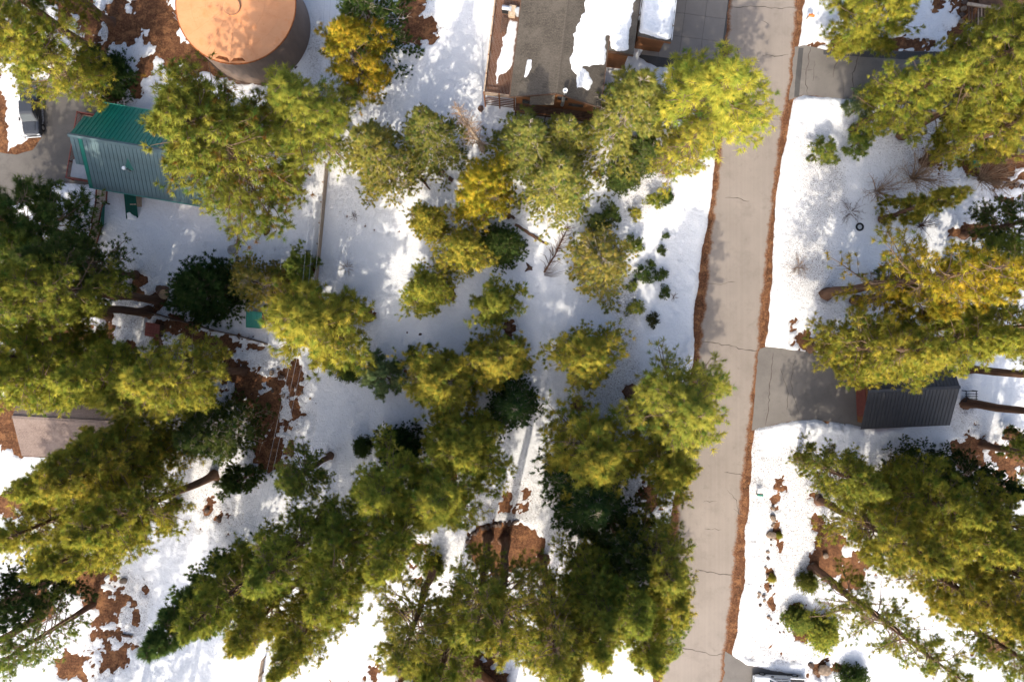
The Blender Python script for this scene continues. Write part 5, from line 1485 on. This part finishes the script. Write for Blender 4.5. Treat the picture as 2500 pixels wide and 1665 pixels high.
def wire_fence():
    root = empty('wire_fence', W(1110, 352)); tag(root, 'thin wire fence between the cedars and the leaning dead tree', 'fence'); L = root.location
    pts = [W(1105, 352) - L, W(1165, 354) - L, W(1235, 358) - L]
    for p in pts: MB().tube([p, p + Vector((0, 0, 1.3))], .05, 6).build('post', M['wood_dark'], root)
    for a, b in zip(pts[:-1], pts[1:]):
        for z in (.4, .8, 1.2): MB().tube([a + Vector((0, 0, z)), b + Vector((0, 0, z))], .012, 4).build('wire', M['metal'], root)
wire_fence()

# ---------------------------------------------------------------- vehicles
def pickup(name, label, loc, rz, paint, cover=True):
    root = empty(name, loc, rz); tag(root, label, 'pickup truck')
    B = MB()
    def loft(secs, mat, nm, parent=root, smooth=False, bevel=.0):
        """secs: (x, half width bottom, half width top, z0, z1)"""
        m = MB(); vs = []; fs = []
        for (x, hb, ht, z0, z1) in secs: vs += [(x, -hb, z0), (x, hb, z0), (x, hb, z0 + (z1 - z0) * .55), (x, ht, z1), (x, -ht, z1), (x, -hb, z0 + (z1 - z0) * .55)]
        k = len(secs)
        for i in range(k - 1):
            for j in range(6): fs.append((i*6+j, i*6+(j+1) % 6, (i+1)*6+(j+1) % 6, (i+1)*6+j))
        fs.append(tuple(reversed(range(6)))); fs.append(tuple(range((k-1)*6, k*6)))
        m.add(vs, fs); me_ = m.mesh(nm, mat, False)
        bm = bmesh.new(); bm.from_mesh(me_); bmesh.ops.recalc_face_normals(bm, faces=bm.faces[:])
        if bevel: bmesh.ops.bevel(bm, geom=bm.edges[:], offset=bevel, segments=2, affect='EDGES', clamp_overlap=True)
        bm.to_mesh(me_); bm.free()
        return link(nm, me_, parent)
    body = loft([(-.95, .95, .90, .38, 1.08), (1.2, .96, .90, .38, 1.10), (2.2, .95, .86, .38, 1.06), (2.62, .90, .76, .40, .98), (2.78, .74, .60, .45, .88)], paint, 'body', bevel=.05)
    loft([(1.28, .60, .55, 1.08, 1.15), (2.3, .52, .44, 1.04, 1.10)], paint, 'hood_bulge', body, bevel=.03)
    loft([(-.98, .86, .72, 1.06, 1.55), (-.80, .86, .70, 1.06, 1.80), (.35, .86, .70, 1.06, 1.83), (.60, .86, .70, 1.06, 1.77), (1.28, .86, .78, 1.06, 1.12)], paint, 'cab', bevel=.03)
    def quad(pts, nm, mt, parent=root):
        c = sum((Vector(p) for p in pts), Vector()) / 4
        n_ = (Vector(pts[1]) - Vector(pts[0])).cross(Vector(pts[3]) - Vector(pts[0])).normalized() * .012
        return MB().add([Vector(p) + n_ for p in pts] + [Vector(p) - n_ for p in pts], [(0,1,2,3), (7,6,5,4), (0,4,5,1), (1,5,6,2), (2,6,7,3), (3,7,4,0)]).build(nm, mt, parent)
    quad([(1.23, -.70, 1.19), (1.23, .70, 1.19), (.66, .62, 1.75), (.66, -.62, 1.75)], 'windshield', M['glass'])
    quad([(-.99, .66, 1.2), (-.99, -.66, 1.2), (-.86, -.60, 1.66), (-.86, .60, 1.66)], 'rear_window', M['glass'])
    for s in (-1, 1):
        quad([(-.7, s * .875, 1.30), (.0, s * .875, 1.30), (.0, s * .755, 1.70), (-.7, s * .755, 1.70)], 'side_window', M['glass'])
        quad([(.08, s * .875, 1.30), (.85, s * .875, 1.28), (.48, s * .755, 1.70), (.08, s * .755, 1.70)], 'side_window', M['glass'])
        MB().box(-.15, .15, -.05, .05, -.08, .1).build('mirror', M['dark'], root, bevel=.02, loc=(.95, s * 1.06, 1.22))
        MB().box(-.06, .06, -.17, .17, -.08, .08).build('headlight', M['lamp_lens'], root, bevel=.02, loc=(2.68, s * .68, .84))
        MB().box(-.03, .03, -.08, .08, -.16, .16).build('tail_light', M['rust'], root, loc=(-2.81, s * .84, .95))
    # load bed
    for nm, b in (('bed_side', (-2.8, -.98, -.95, -.84, .45, 1.12)), ('bed_side', (-2.8, -.98, .84, .95, .45, 1.12)), ('tailgate', (-2.83, -2.76, -.84, .84, .5, 1.1)), ('bed_floor', (-2.76, -.98, -.84, .84, .55, .62))):
        MB().box(*b).build(nm, paint if nm != 'bed_floor' else M['dark'], root, bevel=.015)
    if cover: MB().box(-2.75, -1.0, -.84, .84, 1.07, 1.10).build('bed_cover', M['paint_grey'], root)
    MB().box(2.72, 2.9, -.85, .85, .42, .62).build('bumper', M['metal'], root, bevel=.03)
    MB().box(-2.95, -2.83, -.85, .85, .42, .6).build('bumper', M['metal'], root, bevel=.03)
    MB().box(2.76, 2.82, -.45, .45, .64, .84).build('grille', M['dark'], root)
    for x in (-1.75, 1.85):
        for s in (-1, 1):
            w = MB().tube([(x, s * .74, .38), (x, s * .99, .38)], .39, 20).build('wheel', M['dark'], root)
            MB().tube([(x, s * .98, .38), (x, s * 1.0, .38)], .23, 14).build('rim', M['metal'], w)
    return root
p = W(86, 276)
pickup('pickup_truck', 'charcoal grey pickup parked by the snow island at left', (p.x, p.y, .03), math.radians(-86), M['paint_grey'])
p = W(1897, 1664)
pickup('pickup_truck', 'white pickup parked at the bottom edge beside the road', (p.x, p.y, .03), math.radians(177), M['paint_white'], False)

# ---------------------------------------------------------------- small things
def rock_mesh(seed, mat):
    bm = bmesh.new(); bmesh.ops.create_icosphere(bm, subdivisions=2, radius=1)
    r = random.Random(seed); ks = [Vector((r.gauss(0, 1), r.gauss(0, 1), r.gauss(0, 1))).normalized() for _ in range(7)]
    for v in bm.verts:
        d = v.co.normalized(); q = 1.0
        for k in ks: q = min(q, .66 / max(.25, d.dot(k)) if d.dot(k) > .5 else q)
        v.co = d * q * r.uniform(.93, 1.05)
        v.co.z *= .55
    me = bpy.data.meshes.new('rock'); bm.to_mesh(me); bm.free(); me.materials.append(mat); return me
RM = [rock_mesh(i, M['rock']) for i in range(3)]; RD = [rock_mesh(9 + i, M['rock_dark']) for i in range(3)]
def rock(px, py, s, label, group, dark=False, i=0, sink=.25, xs=1.0):
    w = W(px, py); r = random.Random(px * 7 + py)
    o = link('rock', (RD if dark else RM)[i % 3], None, (w.x, w.y, s * .7 - s * sink + .08), (r.uniform(-.3, .3), r.uniform(-.3, .3), r.uniform(0, 6.28)), (s * r.uniform(.9, 1.2) * xs, s * r.uniform(.8, 1.1), s))
    return tag(o, label, 'rock', group)
ORD = 'first second third fourth fifth sixth seventh eighth ninth tenth eleventh twelfth thirteenth fourteenth fifteenth sixteenth seventeenth eighteenth nineteenth twentieth twenty-first twenty-second'.split()
cv = lambda x, y: (1600 + x * .3827, 1065 + y * .3827)
for i, (x, y, s, lab) in enumerate([(745, 520, .42, 'second largest pale rock in the line right of the road'), (735, 625, .55, 'largest pale rock in the line right of the road'),
        (748, 458, .26, 'topmost rock in the line right of the road'), (990, 1455, .42, 'lone brown rock above the boulder at lower right'), (1035, 390, .45, 'dark rock at the foot of the pine right of the rock line')]):
    rock(*cv(x, y), s, lab, 'rocks right of the road', i > 2, i)
for i, (x, y, s) in enumerate(sorted([(745, 570, .22), (752, 558, .18), (735, 655, .2), (735, 690, .16), (715, 735, .22), (716, 775, .24), (700, 835, .2), (712, 890, .24), (730, 965, .22), (668, 955, .12), (660, 1000, .25), (685, 1015, .25), (692, 1045, .22), (665, 1070, .25), (655, 1020, .2), (718, 1150, .26), (735, 1165, .18), (780, 1190, .18), (790, 1245, .16), (815, 1245, .17), (850, 1243, .16), (880, 1240, .2)], key=lambda q: q[1])):
    rock(*cv(x, y), s, f'{ORD[i]} from the top of the small rocks lined up right of the road', 'small rocks of the line right of the road', i % 3 == 2, i)
cb = lambda x, y: (780 + x * .3827, 1065 + y * .3827)
arc = sorted([(940, 700), (945, 665), (960, 640), (985, 615), (1010, 598), (1040, 585), (1070, 577), (1095, 572), (1120, 567), (1150, 558), (1180, 552), (1210, 548), (1240, 545), (1268, 538), (955, 735), (962, 765)])
for i, (x, y) in enumerate(arc):
    rock(*cb(x, y), .20 + .07 * (i % 3), f'{ORD[i]} from left of the dark rocks edging the red soil circle', 'rocks edging the soil circle', True, i, .2, 1.3)
cl = lambda x, y: (x * .361, 500 + y * .361)
for i, (x, y, s) in enumerate(sorted([(1840, 1135, .34), (1905, 1165, .36), (1885, 1110, .22), (1845, 1260, .26), (1920, 1290, .3), (2085, 1160, .22), (2045, 1270, .2), (1550, 1105, .3), (1790, 1240, .2), (1720, 1105, .22), (1950, 1300, .2), (1640, 910, .16), (1620, 905, .14), (2100, 1310, .16), (2140, 1340, .14)])):
    rock(*cl(x, y), s, f'{ORD[i]} from the left of the brown rocks on half melted snow, lower left', 'rocks scattered on half melted snow', i % 2 == 0, i)
for i, (x, y, s) in enumerate([(2424, 449, .3), (2438, 450, .28), (2452, 452, .3), (2466, 452, .28), (2480, 454, .3), (2493, 455, .28), (2430, 484, .3), (2446, 486, .26), (2460, 489, .26)]):
    rock(x, y, s, f'{ORD[i % 6]} from the left in the {"upper" if i < 6 else "lower"} row of dark rocks at the right edge', 'dark rocks rowed at the right edge', True, i)
for i, (x, y, s) in enumerate([(2352, 8, .4), (2350, 24, .36), (2348, 40, .38), (2345, 54, .34), (2354, 66, .3), (2262, 100, .25), (2240, 98, .22), (2215, 97, .2)]):
    rock(x, y, s, f'{ORD[i if i < 5 else i - 5]} {"from the top of the brown rocks left of the timber house" if i < 5 else "from the right of the brown rocks above the upper right driveway"}', 'rocks before the timber house', i % 2 == 0, i)
for (x, y, s, lab, dk) in [(304, 1416, .42, 'tan boulder on the snow of the lower left clearing', False), (507, 1244, .4, 'dark upper rock of the pair in the lower left clearing', True), (536, 1268, .32, 'lower rock of the pair in the lower left clearing', True),
        (2010, 1632, .75, 'big brown boulder at the bottom right', False), (1026, 816, .22, 'dark stone above the forked brown trunk', True), (995, 812, .18, 'small dark stone left of the other one above the forked trunk', True), (465, 168, .5, 'reddish rock on the snow below the water tank', True),
        (1075, 1424, .24, 'dark stone beside the straight dark trunk at bottom', True), (355, 1432, .2, 'narrow dark stone right of the tan boulder', True), (2013, 1355, .4, 'grey rock in the red soil hollow at lower right', False), (1985, 1378, .35, 'grey rock at the trunk foot in the red soil hollow', False), (920, 1052, .25, 'dark stone beside the square topped green shrub', True)]:
    rock(x, y, s, lab, None, dk, int(x))

def log(a, b, r0, r1, label, mat='wood_dark', z=None):
    A, B = W(*a), W(*b); c = (A + B) / 2; d = B - A
    root = empty('log', (c.x, c.y, 0), math.atan2(d.y, d.x)); L_ = d.length
    r = random.Random(int(a[0])); k = 6
    pts = [(-L_/2 + L_ * i / k, r.uniform(-.05, .05), max(r0, r1) * .75 + .1) for i in range(k + 1)]
    MB().tube(pts, [(r0 + (r1 - r0) * i / k) * r.uniform(.92, 1.08) for i in range(k + 1)], 10, False).build('bark', M[mat], root, True)
    for (q, rr, sg) in ((pts[0], r0, -1), (pts[-1], r1, 1)):
        MB().tube([(q[0] - sg * .01, q[1], q[2]), (q[0] + sg * .012, q[1], q[2])], rr * .97, 10).build('cut_end', M['log_end'], root)
    return tag(root, label, 'log')
log((1016, 398), (1036, 421), .26, .24, 'short brown log right of the wide cedar skirt')
log((1022, 430), (1050, 465), .22, .06, 'tapered log below the short brown log')
log((1073, 430), (1084, 418), .27, .27, 'thick log chunk on the sunny snow')
log((1096, 436), (1106, 442), .22, .22, 'small dark log chunk beside the bright yellow pine')
log((1232, 513), (1256, 536), .17, .15, 'short upper piece of the fallen log')
log((1258, 549), (1310, 583), .16, .18, 'long middle piece of the fallen log', 'bark')
log((1309, 581), (1336, 599), .2, .07, 'pointed lower end of the fallen log')
log((300, 1547), (325, 1552), .18, .14, 'brown log in the half melted snow at lower left')

def stump(px, py, r, h, label, top='log_end', tilt=(0, 0)):
    w = W(px, py); root = empty('stump', (w.x, w.y, .05)); root.rotation_euler = (tilt[0], tilt[1], 0)
    m = MB(); n = 14; vs = []; fs = []; rr = random.Random(px)
    lob = [rr.uniform(.85, 1.2) for _ in range(n)]
    for z, q in ((0, 1.5), (h * .25, 1.1), (h, 1)): vs += [(r * q * lob[k] * math.cos(2*math.pi*k/n), r * q * lob[k] * math.sin(2*math.pi*k/n), z) for k in range(n)]
    for j in range(2):
        for k in range(n): fs.append((j*n+k, j*n+(k+1) % n, (j+1)*n+(k+1) % n, (j+1)*n+k))
    m.add(vs, fs).build('bark', M['bark'], root, True)
    MB().prism([(r * .99 * lob[k] * math.cos(2*math.pi*k/n), r * .99 * lob[k] * math.sin(2*math.pi*k/n)) for k in range(n)], h - .02, h + .01).build('cut_top', M[top], root)
    return tag(root, label, 'stump')
stump(403, 716, .5, .5, 'sawn tan stump at the left end of the slat fence', tilt=(.35, .2))
stump(391, 705, .34, .4, 'dark stump touching the sawn tan one', 'wood_dark')
stump(1174, 267, .32, .35, 'dark stump at the left corner of the brown house', 'wood_dark')
stump(1541, 955, .55, .3, 'brown stump left of the large road pine', 'bark')
stump(1414, 985, .4, .3, 'brown stump below the round lone pine', 'bark')
stump(1551, 1008, .4, .3, 'stump at the corner of the wide pine and road pine', 'bark')
stump(1238, 800, .3, .5, 'brown root stub below the ragged pine', 'bark', (.2, .3))
stump(1100, 722, .38, .35, 'brown root stub right of the lone centre pine', 'bark', (.1, .4))
stump(902, 776, .35, .3, 'root stub at the right of the large bright fence pine', 'bark')
stump(1010, 884, .5, .4, 'brown trunk stub right of the blue green pine', 'bark')
def chunk(px, py, label):
    w = W(px, py); root = empty('root_chunk', (w.x, w.y, .05), .4); tag(root, label, 'root')
    r = random.Random(px)
    for i in range(4):
        a = i * 1.7 + r.uniform(-.3, .3); L_ = r.uniform(.3, .7)
        MB().tube([(0, 0, .25), (L_ * .5 * math.cos(a), L_ * .5 * math.sin(a), .3), (L_ * math.cos(a), L_ * math.sin(a), .15)], [.2, .15, .05], 7).build('root', M['wood_dark'], root, True)
    MB().tube([(0, 0, 0), (0, 0, .35), (.05, .02, .5)], [.28, .24, .1], 9).build('core', M['wood_dark'], root, True)
chunk(1293, 655, 'black root chunk left of the fallen dead branch')
chunk(1462, 425, 'black root chunk left of the dark round bush')
chunk(880, 875, 'twisted dark root above the tiny round shrub')

def fallen_tree():
    a, b = W(1328, 666), W(1386, 556); root = empty('fallen_branch', (a.x, a.y, 0)); tag(root, 'fallen dead branch with bare curved twigs on the snow', 'branch')
    d = b - a; rng_ = np.random.default_rng(4)
    MB().tube([(0, 0, .3), (d.x * .4 + .2, d.y * .4, .35), (d.x, d.y, .3)], [.11, .08, .03], 7).build('stem', M['twig_brown'], root, True)
    n = 46; t = rng_.uniform(.02, 1, n); base = np.array([d.x, d.y, 0])[None] * t[:, None] + np.array([0, 0, .3])
    ang = math.atan2(d.y, d.x) + rng_.choice([-1, 1], n) * rng_.uniform(.3, 1.4, n); L_ = rng_.uniform(.5, 1.6, n) * (1.2 - .6 * t)
    tip = base + np.stack([np.cos(ang) * L_, np.sin(ang) * L_, rng_.uniform(-.1, .7, n)], -1)
    mid = (base + tip) / 2 + np.stack([rng_.normal(0, .12, n), rng_.normal(0, .12, n), rng_.uniform(0, .3, n)], -1)
    V_, F_ = tubes(np.stack([base, mid, tip], 1), np.repeat(np.array([[.035, .025, .012]]), n, 0), 4)
    link('twigs', np_mesh('twigs', V_, F_, M['twig_brown'], True), root)
    k = 10
    for i in range(k):   # long arching twigs at the thick end
        an = -.3 + i * .13; L2 = 1.6 + .25 * (i % 4)
        MB().tube([(0, .1 * i - .3, .25), (L2 * .5 * math.cos(an), L2 * .5 * math.sin(an) - .25, .5), (L2 * math.cos(an), L2 * math.sin(an), .25)], [.03, .022, .01], 5).build('arching_twig', M['twig_brown'], root, True)
fallen_tree()

def ring_thing(name, label, cat, px, py, R, r, mat, inner, h=.3):
    w = W(px, py); root = empty(name, (w.x, w.y, .12)); tag(root, label, cat)
    vs, fs = [], []; n, m = 28, 8
    for i in range(n):
        for j in range(m):
            a, b = 2*math.pi*i/n, 2*math.pi*j/m
            vs.append(((R + r * math.cos(b)) * math.cos(a), (R + r * math.cos(b)) * math.sin(a), r + r * math.sin(b)))
    for i in range(n):
        for j in range(m): fs.append((i*m+j, ((i+1) % n)*m+j, ((i+1) % n)*m+(j+1) % m, i*m+(j+1) % m))
    link('ring', raw_mesh('ring', vs, fs, mat, True), root)
    MB().tube([(0, 0, .02), (0, 0, r * .9)], R - r * .6, 20).build('filling', inner, root)
    return root
ring_thing('tyre_planter', 'dark tyre planter standing on the snow right of the road', 'planter', 2097, 555, .36, .11, M['dark'], M['plastic_grey'])
fp = ring_thing('fire_pit', 'round stone fire pit on the snow above the dark conifer', 'fire pit', 568, 611, .42, .12, M['concrete_ring'], M['ash'])

def mailbox(px, py, label, box, rz):
    w = W(px, py); root = empty('mailbox', (w.x, w.y, 0), rz); tag(root, label, 'mailbox')
    MB().box(-.05, .05, -.05, .05, 0, 1.05).build('post', M['wood'], root)
    m = MB(); n = 9; prof = [(-.13, 0), (.13, 0)] + [(.13 * math.cos(math.pi*i/n), .14 + .13 * math.sin(math.pi*i/n)) for i in range(n + 1)]
    k = len(prof); vs = [(x, y, 1.05 + z) for x in (-.12, .48) for y, z in prof]
    fs = [tuple(range(k)), tuple(reversed(range(k, 2*k)))] + [(i, i + k, (i+1) % k + k, (i+1) % k) for i in range(k)]
    m.add(vs, fs).build('box', box, root)
    MB().box(.485, .5, -.12, .12, 1.06, 1.3).build('door', box, root)
    MB().box(.1, .24, .135, .15, 1.2, 1.42).build('flag', M['rust'], root)
mailbox(1844, 1203, 'green mailbox on a post right of the road', M['green_paint'], -.1)
mailbox(1968, 48, 'orange mailbox at the snow edge right of the road, top', M['orange'], -.2)

def shovel():
    w = W(203, 486); root = empty('snow_shovel', (w.x, w.y, .25), math.radians(48)); tag(root, 'dark snow shovel lying below the green roof corner', 'shovel')
    MB().box(-.25, .18, -.22, .22, 0, .03).build('blade', M['paint_grey'], root, bevel=.01)
    MB().tube([(.15, 0, .04), (1.25, 0, .12)], .02, 6).build('handle', M['wood_tan'], root)
    MB().bar((1.25, -.08, .12), (1.25, .08, .12), .03).build('grip', M['dark'], root)
shovel()
def wheelie_bin():
    w = W(2372, 405); root = empty('waste_bin', (w.x, w.y, 0), .15); tag(root, 'green waste bin between the leafless shrubs at right', 'bin')
    MB().add([(-.28,-.3,.05),(.28,-.3,.05),(.28,.3,.05),(-.28,.3,.05),(-.36,-.4,1.0),(.36,-.4,1.0),(.36,.4,1.0),(-.36,.4,1.0)], [(0,1,5,4),(1,2,6,5),(2,3,7,6),(3,0,4,7),(3,2,1,0)]).build('body', M['green_bin'], root)
    MB().box(-.39, .39, -.43, .43, 1.0, 1.07).build('lid', M['green_bin'], root, bevel=.02)
    for s in (-.3, .3): MB().tube([(s - .04, .38, .12), (s + .04, .38, .12)], .12, 12).build('wheel', M['dark'], root)
    MB().bar((-.3, .46, .98), (.3, .46, .98), .04).build('handle', M['dark'], root)
wheelie_bin()

# ---- overhead cables and their pole (hidden in the large bright pine)
def pole_and_cables():
    a = W(745, 778, 9.0)
    root = empty('utility_pole', (a.x, a.y, 0)); tag(root, 'wooden utility pole inside the large bright pine by the fence', 'pole')
    MB().tube([(0, 0, 0), (0, 0, 9.6)], [.16, .11], 12).build('pole', M['wood'], root)
    MB().box(-.7, .7, -.05, .05, 8.9, 9.02).build('cross_arm', M['wood_dark'], root)
    for s in (-.6, 0, .6): MB().tube([(s, 0, 9.02), (s, 0, 9.15)], .04, 8).build('insulator', M['metal'], root)
    ends = [W(812, -120, 9.5), W(520, 1760, 9.5)]
    for e, nm in zip(ends, ('upper', 'lower')):
        for s, pos in ((-.6, 'left'), (0, 'middle'), (.6, 'right')):
            A = Vector((a.x + s, a.y, 9.12)); B = Vector((e.x + s, e.y, 9.3)); pts = []
            for i in range(25):
                t = i / 24; p_ = A.lerp(B, t); p_.z -= 1.0 * 4 * t * (1 - t); pts.append(p_)
            o = MB().tube(pts, .009, 5).build('overhead_cable', M['plastic_grey'], None, True)
            tag(o, f'{pos} one of the three thin cables above the {nm} half of the photo', 'cable', 'overhead cables')
pole_and_cables()
